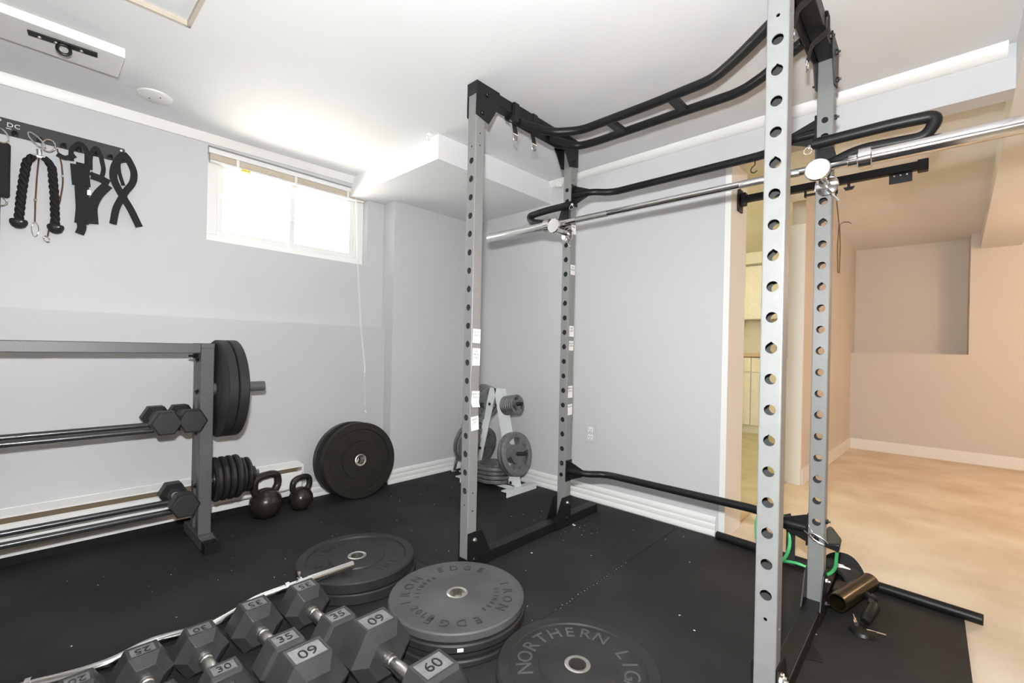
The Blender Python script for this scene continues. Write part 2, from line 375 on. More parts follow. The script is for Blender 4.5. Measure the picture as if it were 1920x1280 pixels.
tube(bm, [(-1.39, .196, 1.925), (-1.385, .205, 1.87), (-1.365, .21, 1.5), (-1.322, .222, 1.05), (-1.32, .256, .774)], .0016, 6); new('pull_cord', bm, 'white', b)
for z in (.775, .757, .488): new('cord_tassel', lathe(B(), [(0, z+.012), (.003, z+.01), (.005, z-.01), (0, z-.012)], 10, Matrix.Translation((-1.32, .252 if z > .6 else .264, 0)), close=False), 'vinyl', b)

# ceiling board with an anchor, round cover, little hooks
o = thing('ceiling_board', 'white board screwed to the ceiling with a black anchor bar under it', 'board', (0, 0, 0))
new('plank', box(B(), -.985, -.797, -2.2, -1.035, 1.970, 2.02), 'white', o, smooth=False, bevel=.002)
o = thing('anchor_bracket', 'black steel anchor bar with a hanging eye under the ceiling board', 'bracket', (-.856, -1.194, 1.9698), (0, 0, radians(85)))
new('strap_bar', box(B(), -.088, .088, -.015, .015, -.006, 0), 'black', o, bevel=.001)
new('eye', tube(B(), [(.017*cos(t), .002, -.021+.017*sin(t)) for t in [2*pi*k/20 for k in range(20)]], .005, 8, True), 'black', o)
for dx in (-.06, -.02, .045): new('bolt', lathe(B(), [(0, -.010), (.005, -.010), (.006, -.006), (.006, 0)], 10, Matrix.Translation((dx, 0, -.0)), close=False), 'steel', o)
o = thing('ceiling_cover', 'round white cover plate on the ceiling near the left wall', 'cover', (-1.115, -.898, 2.0045))
new('disc', lathe(B(), [(0, -.010), (.055, -.010), (.062, -.006), (.064, 0)], 40, close=False), 'vinyl', o)
for s in (-1, 1): new('screw', lathe(B(), [(0, -.0115), (.0028, -.0115), (.003, -.008)], 8, Matrix.Translation((s*.02, s*.016, 0)), close=False), 'ink', o)
o = thing('ceiling_hook', 'small white adhesive hook on the ceiling beside the corner soffit', 'hook', (-.505, .134, 2.0255))
new('hook_plate', box(B(), -.012, .012, -.012, .012, -.006, 0), 'vinyl', o, bevel=.002)
new('hook_arm', tube(B(), smooth_path([(0, 0, -.006), (0, .0, -.035), (.004, -.018, -.04), (.006, -.022, -.025)], .01), .004, 8), 'vinyl', o)
o = thing('paper_wad', 'crumpled clear tape stuck where the corner soffit meets the back wall', 'tape', (-.395, 1.09, 2.0))
bm = B(); bmesh.ops.create_icosphere(bm, subdivisions=3, radius=.028)
for v in bm.verts: v.co *= random.uniform(.7, 1.15)
for v in bm.verts: v.co.z *= .6
new('wad', bm, 'vinyl', o, smooth=False)

# kitchen cabinets
k = thing('base_cabinet', 'cream kitchen base cabinet with a drawer row under the tan counter', 'cabinet', (0, 0, 0))
new('carcass', box(B(), -1.2, .62, 4.48, 4.89, .09, .88), 'cabinet', k, smooth=False)
new('toe_kick', box(B(), -1.2, .62, 4.52, 4.89, -.006, .09), 'kitchen', k, smooth=False)
for a in (-1.18, -.655, -.11, .18):
    c = {-1.18: -.665, -.655: -.118, -.11: .172, .18: .61}[a]
    new('door', box(B(), a, c, 4.462, 4.48, .095, .70), 'cabinet', k, bevel=.003)
    new('drawer', box(B(), a, c, 4.462, 4.48, .712, .875), 'cabinet', k, bevel=.003)
tag(new('countertop', box(B(), -1.22, .63, 4.44, 4.89, .885, .925), 'counter', bevel=.005), 'tan laminate countertop on the kitchen base cabinet', 'countertop')
k = thing('wall_cabinet', 'cream kitchen wall cabinet above the counter', 'cabinet', (0, 0, 0))
new('carcass', box(B(), -1.2, .62, 4.55, 4.89, 1.325, 1.955), 'cabinet', k, smooth=False)
for a, c in ((-1.18, -.52), (-.51, -.0), (.01, .61)):
    d = new('door', box(B(), a, c, 4.532, 4.55, 1.33, 1.95), 'cabinet', k, bevel=.003)
    new('knob', lathe(B(), [(0, .018), (.010, .016), (.011, .010), (.005, .004), (.005, 0)], 14, axis_mx((a+.05, 4.532, 1.40), (0, -1, 0)), close=False), 'steel', d)

# ================================================================== power rack
WX, DY, HP = 1.1226, 0.6737, 0.0762
Z0 = 1.70
rack = thing('power_rack', 'tall silver and black power rack standing in the middle of the room', 'rack', (0, 0, 0))
HZ = [(Z0-HP*i, .0133, i % 3 == 1) for i in range(19)] + [(Z0+.775*HP, .0045, False), (Z0-18.775*HP, .0045, False)]
SIDE = [(Z0+HP*1.5+.0, .004, False), (Z0+HP*.85, .004, False), (.32, .004, False), (.245, .004, False)]
def face_strip(bm, mx, w, zs, z0, z1, mi=0):
    """strip in local (x, z) plane at y=0 with round holes and short collars going to +y"""
    zs = sorted(zs); N = 16
    cuts = [z0]
    for a, b in zip(zs[:-1], zs[1:]): cuts.append((a[0]+b[0])/2)
    cuts.append(z1)
    def q(*pts):
        bm.faces.new([bm.verts.new(mx @ Vector(p)) for p in pts]).material_index = mi
    for (z, r, notch), lo, hi in zip(zs, cuts[:-1], cuts[1:]):
        s = w/2; a, b = max(lo, z-s), min(hi, z+s)
        if a > lo+1e-6: q((-s, 0, lo), (s, 0, lo), (s, 0, a), (-s, 0, a))
        if b < hi-1e-6: q((-s, 0, b), (s, 0, b), (s, 0, hi), (-s, 0, hi))
        C, R, D = [], [], []
        for k in range(N):
            t = 2*pi*k/N; c, sn = cos(t), sin(t)
            rr = r*1.28 if (notch and k == N//4) else r
            C.append(bm.verts.new(mx @ Vector((rr*c, 0, z+rr*sn)))); D.append(bm.verts.new(mx @ Vector((rr*c, .003, z+rr*sn))))
            m = max(abs(c), abs(sn)); px, pz = c/m, sn/m
            R.append(bm.verts.new(mx @ Vector((s*px, 0, z+(pz*(b-z) if pz > 0 else pz*(z-a))))))
        for k in range(N):
            k2 = (k+1) % N
            bm.faces.new([C[k], C[k2], R[k2], R[k]]).material_index = mi
            if not mi: bm.faces.new([C[k], C[k2], D[k2], D[k]]).material_index = 0
def make_upright(x, y):
    bm = B(); c = .004; s = .025; w = 2*(s-c); zb, zt = .05, 1.975
    T = Matrix.Translation((x, y, 0))
    for ang, holes in ((0, HZ), (pi, HZ), (pi/2, SIDE), (-pi/2, SIDE)):
        mx = T @ Matrix.Rotation(ang, 4, 'Z') @ Matrix.Translation((0, -s, 0))
        face_strip(bm, mx, w, holes, zb, zt)
        face_strip(bm, mx @ Matrix.Translation((0, .003, 0)), .044, holes, zb, zt, 1)
    for k in range(4):
        cx, cy = ((1, 1), (-1, 1), (-1, -1), (1, -1))[k]
        pts = [(cx*(s-c)+c*cos(k*pi/2+t*pi/6), cy*(s-c)+c*sin(k*pi/2+t*pi/6)) for t in range(4)]
        for p, q in zip(pts[:-1], pts[1:]):
            bm.faces.new([bm.verts.new(T @ Vector(v)) for v in ((p[0], p[1], zb), (q[0], q[1], zb), (q[0], q[1], zt), (p[0], p[1], zt))])
    bmesh.ops.remove_doubles(bm, verts=bm.verts[:], dist=1e-5)
    return new('upright', bm, ['silver', 'inner'], rack, smooth=False)
U = {}
for n, x, y in (('A', 0, 0), ('B', 0, DY), ('C', WX, 0), ('D', WX, DY)): U[n] = make_upright(x, y)
def hexbolt(p, d, parent, r=.009, h=.007, m='black', nut=True):
    bm = B(); mx = axis_mx(p, d)
    lathe(bm, [(0, h), (r*.8, h), (r, h*.7), (r, 0)], 6 if nut else 14, mx, close=False)
    if nut: lathe(bm, [(0, h*1.9), (r*.42, h*1.9), (r*.45, h)], 8, mx, close=False)
    return new('bolt', bm, m, parent, ang=25)
for x in (0, WX):
    new('foot_beam', box(B(), x-.0249, x+.0249, -.025, .97, .001, .05), 'black', rack, bevel=.003)
    new('top_beam', box(B(), x-.0249, x+.0249, -.026, DY+.026, 1.973, 2.022), 'black', rack, bevel=.003)
    for sx in (-1, 1):
        a, b2 = (x+sx*.025, x+sx*.0295)
        for y, sg in ((0, 1), (DY, -1)):
            P = [(y-sg*.025, .001), (y+sg*.102, .001), (y+sg*.106, .05), (y+sg*.051, .157), (y-sg*.025, .157)]
            new('foot_gusset', prism(B(), P, min(a, b2), max(a, b2), 'x'), 'black', rack, smooth=False)
            P = [(y-sg*.028, 2.024), (y+sg*.105, 2.024), (y+sg*.105, 1.955), (y+sg*.086, 1.937), (y+sg*.045, 1.869), (y-sg*.028, 1.885)]
            new('top_gusset', prism(B(), P, min(a, b2), max(a, b2), 'x'), 'black', rack, smooth=False)
            for zz, yy in ((1.985, y+sg*.03), (1.90, y+sg*.005)): hexbolt((b2, yy, zz), (sx, 0, 0), rack)
            for zz in (.125, .045): hexbolt((b2, y+sg*.01, zz), (sx, 0, 0), rack, m='steel' if (zz > .1 and sx > 0) else 'black')
    new('front_cap', box(B(), x-.0295, x+.0295, -.0285, -.0255, 1.972, 2.024), 'black', rack, bevel=.002)
    sx = 1 if x == 0 else -1
    new('bar_mount', prism(B(), [(.19, 2.02), (.66, 2.02), (.66, 1.965), (.52, 1.925), (.19, 1.925)], x+sx*.0255 if sx > 0 else x-.0305, x+.0305 if sx > 0 else x-.0255, 'x'), 'black', rack, smooth=False)
    for yy in (.30, .55): hexbolt((x-sx*.025, yy, 1.995), (-sx, 0, 0), rack)
P1 = [(.030, .232, 1.945), (.085, .395, 1.943), (.20, .468, 1.943), (.55, .468, 1.943), (.80, .455, 1.943), (.90, .388, 1.943), (1.02, .292, 1.945), (1.092, .24, 1.948)]
P2 = [(.030, .443, 1.950), (.088, .600, 1.945), (.20, .612, 1.943), (.55, .608, 1.943), (.85, .610, 1.943), (.95, .556, 1.944), (1.03, .49, 1.946), (1.092, .445, 1.948)]
new('pull_up_bar', tube(B(), smooth_path(P1, .05, 6), .0185, 16), 'black', rack)
new('pull_up_bar', tube(B(), smooth_path(P2, .05, 6), .0185, 16), 'black', rack)
for x in (.345, .632): new('bar_rung', box(B(), x-.02, x+.02, .472, .605, 1.934, 1.954), 'black', rack, bevel=.004)
for z in (1.73, .292):
    pts = [(.031, DY, z), (.125, DY, z), (.205, DY+.078, z), (WX-.205, DY+.078, z), (WX-.125, DY, z), (WX-.031, DY, z)]
    new('crossmember', tube(B(), smooth_path(pts, .07, 6), .0168, 16), 'black', rack)
    for x, sx in ((0, 1), (WX, -1)):
        a, c = x+sx*.0255, x+sx*.031
        new('end_plate', box(B(), min(a, c), max(a, c), DY-.026, DY+.026, z-.055, z+.055), 'black', rack, bevel=.001)
        a, c = x+sx*.031, x+sx*.115
        bm = B(); prism(bm, [(a, z-.05), (a, z+.05), (c, z+.018), (c, z-.018)], DY-.003, DY+.003, 'y')
        prism(bm, [(a, DY-.024), (a, DY+.024), (c, DY+.014), (c, DY-.014)], z-.003, z+.003, 'z'); new('end_gusset', bm, 'black', rack, smooth=False)
    zb = Z0+.775*HP if z > 1 else Z0-18.775*HP
    for x in (0, WX): hexbolt((x, DY-.025, zb), (0, -1, 0), rack, .010, .005, nut=False)
    for dz in (-.04, .04): hexbolt((WX+.025, DY, z+dz), (1, 0, 0), rack)
    for dz in (-.04, .04): hexbolt((-.025, DY, z+dz), (-1, 0, 0), rack)
hexbolt((WX+.03, -.005, .125), (1, 0, 0), rack, .011, .010, 'steel')
# paper notes on the inner faces of the left uprights
def note(up, y, z, w, hgt, lines, tilt=0, curl=0):
    mx = frame_mx((.0253, y, z), (0, 1, 0), (0, 0, 1)) @ Matrix.Rotation(radians(tilt), 4, 'Z')
    bm = B(); n = 6; vs = []
    for i in range(n+1):
        v = -hgt/2+hgt*i/n; d = .0004 + curl*max(0, (1-i/2))**2*.010
        vs.append([bm.verts.new(mx @ Vector((u, v, d+dd))) for dd in (0, .0004) for u in (-w/2, w/2)])
    for a, c in zip(vs[:-1], vs[1:]):
        bm.faces.new([a[2], a[3], c[3], c[2]]); bm.faces.new([a[0], a[1], c[1], c[0]]); bm.faces.new([a[0], a[2], c[2], c[0]]); bm.faces.new([a[1], a[3], c[3], c[1]])
    for i, s in enumerate(lines): text(bm, s, .0125, .0001, mx @ Matrix.Translation((0, hgt/2-.013-.0135*i, .0011)), 1)
    o = new('paper_note', bm, ['paper', 'ink'], up, smooth=False)
for z, hh, l, t, c in ((.973, .058, ('SQUAT', 'UNITS'), -2, 0), (.886, .072, ('OH', 'PRESS', 'UNIT'), -1, 0), (.711, .066, ('BENCH', 'UNITS'), -4, 1), (.610, .058, ('DEAD', 'LIFT'), 4, 0)):
    note(U['A'], .002, z, .043, hh, l, t, c)
for z, hh, l, t in ((1.343, .052, ('OH', 'PRESS'), 2), (1.021, .056, ('DIPS', 'UNIT'), 0), (.945, .05, ('SQUAT', 'UNITS'), 0), (.703, .062, ('BENCH', 'UNITS'), -1), (.610, .056, ('ROWS',), 3), (1.555, .05, ('MAX',), 2)):
    note(U['B'], DY+.004, z, .040, hh, l, t)

# strap loops with D rings round the top beams
def ring_strap(x, y, label, tilt):
    o = thing('ring_strap', label, 'strap', (x, y, 1.997), (0, 0, 0), 'D ring straps looped over the rack top beams')
    sx = 1 if x < .5 else -1
    bm = B(); w, hh = .0315, .030
    pts = [(w*.9, 0, -hh-.03), (w, 0, -hh), (w, 0, hh), (-w, 0, hh), (-w, 0, -hh), (w*.4, 0, -hh-.025), (w*.8, 0, -hh-.075)]
    tube(bm, smooth_path(pts, .008, 3), .01, flat=(.028, .003), up=(1, 0, 0)); new('webbing', bm, 'fabric', o, smooth=False)
    bm = B(); pts = [(w*.8+.0, .016*cos(t), -hh-.079+(-.032*sin(t) if sin(t) > 0 else 0)) for t in [2*pi*k/24 for k in range(24)]]
    tube(bm, pts, .0023, 8, True); new('d_ring', bm, 'chrome', o)
    if sx < 0: o.rotation_euler = (0, 0, pi)
    return o
ring_strap(0, .215, 'black webbing loop with D ring nearer the front of the left top beam', 0)
ring_strap(0, .345, 'black webbing loop with D ring nearer the back of the left top beam', 0)
ring_strap(WX, .26, 'black webbing loop with D ring nearer the front of the right top beam', 0)
ring_strap(WX, .47, 'black webbing loop with D ring nearer the back of the right top beam', 0)

# dip handles pinned to the back uprights
def dip(x, sx, label):
    o = thing('dip_handle', label, 'handle', (x, DY-.025, 1.65), (0, 0, 0), 'dip handles pinned to the rack')
    new('mount_channel', box(B(), -.0265, .0265, -.012, -.0005, -.075, .03), 'board', o, bevel=.002)
    pts = [(-.03*sx, -.028, .022), (.20*sx, -.032, .022), (.296*sx, -.034, .015), (.270*sx, -.034, -.045), (.10*sx, -.03, -.035), (.01*sx, -.012, -.06)] if sx > 0 else \
          [(.05, -.028, .018), (-.12, -.032, .016), (-.232, -.034, .006), (-.205, -.034, -.032), (-.12, -.034, -.052), (-.05, -.03, -.065), (0, -.012, -.07)]
    new('grip_tube', tube(B(), smooth_path(pts, .05, 6), .0185, 14), 'black', o)
    new('gusset', prism(B(), [(-sx*.02, -.07), (sx*.045, -.06), (sx*.03, .0), (-sx*.02, .005)] if sx > 0 else [(.02, -.07), (-.05, -.065), (-.025, .0), (.02, .005)], -.018, -.012, 'y'), 'black', o, smooth=False)
    px = .056 if sx < 0 else -.034
    new('lock_pin', lathe(B(), [(0, .012), (.007, .010), (.007, 0)], 14, axis_mx((px, -.032, .012), (.6, -.8, .1) if sx < 0 else (-.6, -.8, 0)), close=False), 'chrome', o)
    rx = .062 if sx < 0 else -.042
    new('pin_ring', tube(B(), [(rx+.012*cos(t), -.045, -.004+.012*sin(t)) for t in [2*pi*k/20 for k in range(20)]], .0014, 6, True), 'chrome', o)
dip(0, -1, 'black dip handle on the far left upright pointing at the window')
dip(WX, 1, 'black dip handle on the far right upright pointing at the opening')

# chrome bar hooks
def bar_hook(x, label):
    o = thing('bar_hook', label, 'hook', (x, DY-.025, 1.535), (0, 0, 0), 'chrome hooks holding the barbell')
    new('back_plate', lathe(B(), [(0, 0), (.036, 0), (.036, .006), (.033, .008), (0, .008)], 28, axis_mx((.010, -.001, -.012), (0, -1, 0)), close=False), 'chrome', o)
    new('roller', lathe(B(), [(0, 0), (.016, 0), (.016, .10), (0, .10)], 20, axis_mx((0, -.006, 0), (0, -1, 0)), close=False), 'chrome', o)
    new('end_disc', lathe(B(), [(0, .008), (.035, .008), (.038, .004), (.038, 0), (.035, -.003), (0, -.003)], 36, axis_mx((-.002, -.104, .016), (0, -1, .05)), close=False), 'chrome', o)
    new('pin_lever', tube(B(), smooth_path([(.015, -.01, -.03), (.028, -.03, -.05), (.05, -.035, -.082)], .01), .0042, 8), 'chrome', o)
bar_hook(0, 'chrome hook under the far left end of the barbell')
bar_hook(WX, 'chrome hook with a bright round disc on the far right upright')

# barbell
BY, BZ = .592, 1.573
b = thing('barbell', 'long chrome barbell resting across the rack hooks', 'barbell', (0, BY, BZ))
def cyl(bm, x0, x1, r, seg=24, ch=.002): return lathe(bm, [(0, x0), (r-ch, x0), (r, x0+ch), (r, x1-ch), (r-ch, x1), (0, x1)], seg, axis_mx((0, 0, 0), (1, 0, 0)), close=False)
new('shaft', cyl(B(), -.10, 1.25, .0142), 'chrome', b)
for x0, x1 in ((.10, .28), (.86, 1.06)): new('knurled_grip', cyl(B(), x0, x1, .0146, 24, .0006), 'brushed', b)
for s, c in ((-1, -.075), (1, 1.243)):
    new('sleeve', cyl(B(), min(c, c+s*.445), max(c, c+s*.445), .025, 32), 'chrome', b)
    a, c2 = (c-.018, c+.020) if s > 0 else (c-.020, c+.018)
    new('collar', cyl(B(), a, c2, .034, 36, .003), 'chrome', b)
    new('inner_collar', cyl(B(), c-s*.045 if s > 0 else c+.018, c-.018 if s > 0 else c+.045, .020, 24), 'chrome', b)

# hook on the upper crossmember and bar across the opening
o = tag(new('wire_hook', tube(B(), smooth_path([(.871, DY+.078, 1.7135), (.871, DY+.075, 1.695), (.858, DY+.075, 1.688), (.855, DY+.075, 1.672), (.868, DY+.075, 1.663), (.880, DY+.075, 1.672)], .01), .0022, 8), 'black'), 'small black wire hook hanging from the upper crossmember', 'hook')
o = thing('doorway_bar', 'black steel bar reaching into the opening from its left jamb', 'bar', (.669, 1.24, 1.718))
new('mount_plate', box(B(), 0, .010, -.035, .035, -.062, .055), 'black', o, bevel=.003)
new('pivot_block', box(B(), .010, .035, -.02, .02, -.032, .032), 'black', o, bevel=.003)
new('arm', box(B(), .03, .70, -.016, .016, -.017, .017), 'black', o, bevel=.003)
new('end_block', box(B(), .69, .725, -.018, .018, -.026, .022), 'black', o, bevel=.003)
bm = B()
for bx in ((.29, .35, -.042, -.035), (.343, .35, -.042, -.015), (.29, .298, -.048, -.015)): box(bm, bx[0], bx[1], -.01, .01, bx[2], bx[3])
new('square_clip', bm, 'black', o, smooth=False)
bm = B(); box(bm, .455, .465, -.006, .006, -.035, -.015); prism(bm, [(.440, -.035), (.482, -.035), (.474, -.048), (.447, -.048)], -.006, .006, 'y'); box(bm, .41, .42, -.006, .006, -.055, -.015); new('tee_hook', bm, 'black', o, smooth=False)
bm = B(); box(bm, .60, .675, -.005, .001, -.058, -.012)
hp = new('hanger_plate', bm, 'black', o, bevel=.001)
for dx in (.617, .637, .658): new('plate_hole', lathe(B(), [(0, .0062), (.003, .0062), (.0035, .005)], 8, axis_mx((dx, -.0, -.026), (0, -1, 0)), close=False), 'white', hp)
bm = B(); X, Y = 1.098, 1.225
tube(bm, [(1.078, Y, 1.70), (1.088, Y, 1.62), (X, Y, 1.515), (1.094, Y, 1.42), (1.097, Y, 1.30), (1.103, Y, 1.295), (1.104, Y, 1.42), (X+.002, Y, 1.515), (1.115, Y-.01, 1.522), (1.135, Y-.02, 1.517), (1.145, Y-.02, 1.508)], .0022, 6)
tag(new('twine_loop', bm, 'twine'), 'thin brown twine loop dangling beside the far right upright', 'twine')

# ================================================================== plates
def plate_profile(R, t, rim=.035, hub=.105, dep=.006, hole=.0255, hubr=.036, ch=.004):
    """half profile top+bottom: rim, recessed face, hub disc"""
    top = [(hole, t/2), (hubr, t/2), (hub, t/2-.001), (hub+.003, t/2-dep*.55), (R-rim-.004, t/2-dep*.55), (R-rim, t/2), (R-ch, t/2), (R, t/2-ch)]
    return top + [(r, -h) for r, h in reversed(top)]
def bumper_bm(R, t, seg=72, **k):
    return lathe(B(), plate_profile(R, t, **k), seg)
def insert_bm(t, hole=.0255, r=.036):
    return lathe(B(), [(hole-.0005, t/2+.0005), (r-.004, t/2+.0022), (r, t/2+.0005), (r, t/2-.003), (hole+.003, t/2-.004), (hole+.003, -t/2+.004), (r, -t/2+.003), (r, -t/2-.0005), (r-.004, -t/2-.002), (hole-.0005, -t/2-.0005)], 40)
def ring_text(bm, s, r, a0, step, size, z, inward=False, ext=.0012, mi=0):
    for i, ch in enumerate(s):
        if ch == ' ': continue
        a = radians(a0 + (step*i if inward else -step*i))
        up = Vector((cos(a), sin(a), 0)); xa = Vector((sin(a), -cos(a), 0))
        if inward: up, xa = -up, -xa
        text(bm, ch, size, ext, frame_mx((r*cos(a), r*sin(a), z), xa, up), mi)
def bumper(loc, label, R=.225, t=.04, m='rubber', rot=(0, 0, 0), group=None, letters=None, cat='weight plate', **k):
    o = thing('bumper_plate', label, cat, loc, rot, group)
    new('disc', bumper_bm(R, t, **k), m, o, ang=30)
    new('steel_insert', insert_bm(t), 'steel', o)
    if letters:
        bm = B(); letters(bm, t/2-k.get('dep', .006)*.55+.0004); stuff(new('lettering', bm, LM, o, smooth=False))
    return o
LM = 'rubber_line'
# back stack of two
gs = 'two bumper plates stacked behind the dumbbells'
def lS(bm, z):
    ring_text(bm, 'FITNESS', .148, 60, 14, .042, z); ring_text(bm, '35 LB', .148, -100, 13, .045, z, True); ring_text(bm, 'IRON EDGE', .148, 220, 14, .042, z)
LM = 'rubber'
bumper((-.268, -.354, .0605), 'upper black bumper plate of the pair the curl bar end rests on', t=.039, group=gs, letters=lS, rim=.034, dep=.011)
bumper((-.262, -.350, .0205), 'lower black bumper plate of the pair the curl bar end rests on', t=.039, group=gs, rim=.034)
# middle stack of four
def lM(bm, z):
    for a in (0, 180):
        ring_text(bm, 'IRON EDGE', .170, -114+a, 17, .046, z); ring_text(bm, 'FITNESS', .131, -124+a, 9.5, .022, z)
    ring_text(bm, '20LB', .157, -99, 9.5, .036, z, True)
LM = 'rubber_mid'
gm = 'four bumper plates stacked in front of the rack'
bumper((.255, -.274, .0865), 'worn grey lettered bumper plate on top of the stack of four', t=.027, m='rubber_grey', group=gm, letters=lM, rim=.014, dep=.003)
LM = 'rubber'
bumper((.262, -.279, .0590), 'bumper plate with a small rim tag, second from the top of the four', t=.025, group=gm)
bumper((.252, -.270, .0345), 'third bumper plate from the top in the stack of four', t=.022, group=gm)
bumper((.258, -.276, .0115), 'bottom bumper plate of the stack of four, lying on the mat', t=.021, group=gm)
tg = bpy.data.objects['bumper_plate.003']
new('rim_tag', box(B(), .2245, .2257, -.009, .009, -.005, .005, Matrix.Rotation(radians(-38), 4, 'Z')), 'paper', tg, bevel=.0005)
def lN(bm, z):
    ring_text(bm, 'NORTHERN', .145, -131, 19, .062, z); ring_text(bm, 'LIGHTS', .145, 62, 17, .062, z); ring_text(bm, '45 LBS', .145, -95, 14, .05, z, True)
LM = 'rubber_grey'
bumper((.708, -.224, .0278), 'single black bumper plate with raised NORTHERN lettering lying on the mat', t=.055, m='rubber', letters=lN, rim=.036, ch=.006, dep=.008)
# leaning pair by the pier
gl = 'two large bumper plates leaning against the left wall'
LM = 'rubber_brown'
a = radians(7)
def lL(bm, z): ring_text(bm, 'IRON EDGE', .150, 150, 15, .045, z); ring_text(bm, '45LB', .150, -70, 14, .045, z, True)
for i, (off, t, lab) in enumerate(((.10, .058, 'outer black bumper plate leaning on the wall beside the small kettlebell'), (.036, .055, 'inner black bumper plate leaning flat against the wall behind another plate'))):
    # plate axis tilted up from +x by a; the lower rim stands on the mat
    cz = .225*cos(a)+t/2*sin(a)
    cx = XP+.006 + off + .0
    bumper((cx, .120-.012*i, cz), lab, t=t, m='rubber_brown', rot=(0, pi/2-a, radians(-4)), group=gl, letters=lL if i == 0 else None, rim=.038, hub=.11, dep=.010)

# ================================================================== hex dumbbells
def hex_head(s, L, sgn, tap=.028, sc=.60, pad=None):
    """hex prism along x, flats up; inner end (towards handle) tapered; sgn +1: handle on +x side"""
    bm = B()
    secs = [(-L/2-.010, .90), (-L/2, 1.0), (L/2, 1.0), (L/2+tap, sc)]
    rings = []
    for x, k in secs: rings.append([bm.verts.new((sgn*x, s*k*cos(pi/3*j), s*k*sin(pi/3*j))) for j in range(6)])
    for A, C in zip(rings[:-1], rings[1:]):
        for j in range(6): bm.faces.new([A[j], A[(j+1) % 6], C[(j+1) % 6], C[j]])
    bm.faces.new(rings[0]); bm.faces.new(rings[-1])
    bmesh.ops.recalc_face_normals(bm, faces=bm.faces[:]); bm.normal_update()
    top = [f for f in bm.faces if f.calc_center_median().z > s*.8 and abs(f.calc_center_median().x) < L/2]
    if pad and top:
        r = bmesh.ops.inset_individual(bm, faces=top, thickness=.0095, depth=0)
        r2_ = bmesh.ops.inset_individual(bm, faces=top, thickness=.0006, depth=-.0022)
        for f in top: f.material_index = 1
    return bm
def dumbbell(loc, s, L, span, num, label, group, padm='pad', rot=0, nsize=None, hr=.0165):
    o = thing('hex_dumbbell', label, 'dumbbell', loc, (0, 0, rot), group)
    for sg in (1, -1):
        bm = hex_head(s, L, sg, tap=.026, pad=bool(num))
        bmesh.ops.translate(bm, verts=bm.verts[:], vec=(-sg*span/2, 0, 0))
        h = new('head', bm, ['hexhead' if num else 'rubber', padm], o, bevel=.0018, ang=20)
        if num:
            xa, ya = ((0, -1, 0), (1, 0, 0)) if sg > 0 else ((0, 1, 0), (-1, 0, 0))
            z = s*sin(pi/3)-.0022
            bm = text(B(), num, nsize or L*.66, .0012, frame_mx((-sg*span/2, 0, z), xa, ya))
            new('weight_number', bm, 'rubber_line', h, smooth=False)
    x1 = span/2-L/2-.026
    bm = B(); mx = axis_mx((0, 0, 0), (1, 0, 0))
    lathe(bm, [(0, -x1), (hr*1.02, -x1), (hr*1.02, -x1*.86), (hr*.80, -x1*.84), (hr*.80, -x1*.80), (hr*1.0, -x1*.78), (hr*.98, -x1*.62), (hr*.84, -x1*.58), (hr*.97, -x1*.40), (hr*1.08, 0), (hr*.97, x1*.40), (hr*.84, x1*.58), (hr*.98, x1*.62), (hr*1.0, x1*.78), (hr*.80, x1*.80), (hr*.80, x1*.84), (hr*1.02, x1*.86), (hr*1.02, x1), (0, x1)], 24, mx, close=False)
    new('handle', bm, 'brushed' if not num else 'steel', o)
    return o
gd = 'hex dumbbells in a row on the floor'
def fl(s): return s*sin(pi/3)
dumbbell((.415, -.597, fl(.093)), .093, .074, .262, '60', 'sixty pound hex dumbbell touching the stack of four plates', gd)
dumbbell((.415, -.786, fl(.093)), .093, .074, .262, '60', 'sixty pound hex dumbbell in the front, second from the plate stack', gd)
dumbbell((.018, -.633, fl(.073)), .073, .062, .236, '35', 'smaller hex dumbbell next to the curl bar sleeve and two stacked plates', gd)
dumbbell((.018, -.783, fl(.073)), .073, .062, .236, '35', 'smaller hex dumbbell behind the second sixty pound one', gd)
dumbbell((.020, -.927, fl(.067)), .067, .052, .224, '30', 'hex dumbbell third along the curl bar, counted from its sleeve end', gd)
dumbbell((.010, -1.054, fl(.066)), .066, .054, .210, '25', 'hex dumbbell fourth along the curl bar, counted from its sleeve end', gd)
dumbbell((.010, -1.178, fl(.060)), .060, .052, .200, '20', 'hex dumbbell at the far end of the row, beside the curl bar bend', gd)
dumbbell((.335, -.958, fl(.067)), .067, .052, .224, '30', 'hex dumbbell in the front beside the second sixty pound one', gd)

# curl bar behind the dumbbells
def cz_(y): return .0945 + (y+.42)*.085
c = thing('curl_bar', 'chrome curl bar lying behind the row of hex dumbbells', 'barbell', (0, 0, 0))
PTS = [(662, 1060), (600, 1083), (530, 1106), (478, 1121), (432, 1147), (385, 1176), (340, 1184), (283, 1197), (225, 1228), (172, 1248), (110, 1257), (52, 1265), (8, 1279)]
EZ = [(-.176, -.422, .0965), (-.181, -.544, .0955), (-.188, -.660, .092), (-.197, -.752, .087), (-.165, -.829, .083), (-.147, -.895, .079), (-.177, -.955, .075), (-.198, -1.028, .071), (-.177, -1.099, .067), (-.185, -1.155, .063), (-.208, -1.212, .059), (-.235, -1.263, .055), (-.25, -1.335, .050), (-.245, -1.52, .030)]
new('shaft', tube(B(), smooth_path(EZ[1:], .03, 5), .0128, 16), 'chrome', c)
d = (Vector(EZ[0])-Vector(EZ[2])).normalized()
new('sleeve', lathe(B(), [(0, 0), (.0135, 0), (.0145, .001), (.0145, .165), (.012, .167), (0, .167)], 24, axis_mx(Vector(EZ[0])-d*.165, d), close=False), 'chrome', c)
new('collar', lathe(B(), [(.0128, 0), (.021, 0), (.021, .014), (.0128, .014)], 24, axis_mx(Vector(EZ[0])-d*.20, d)), 'chrome', c)
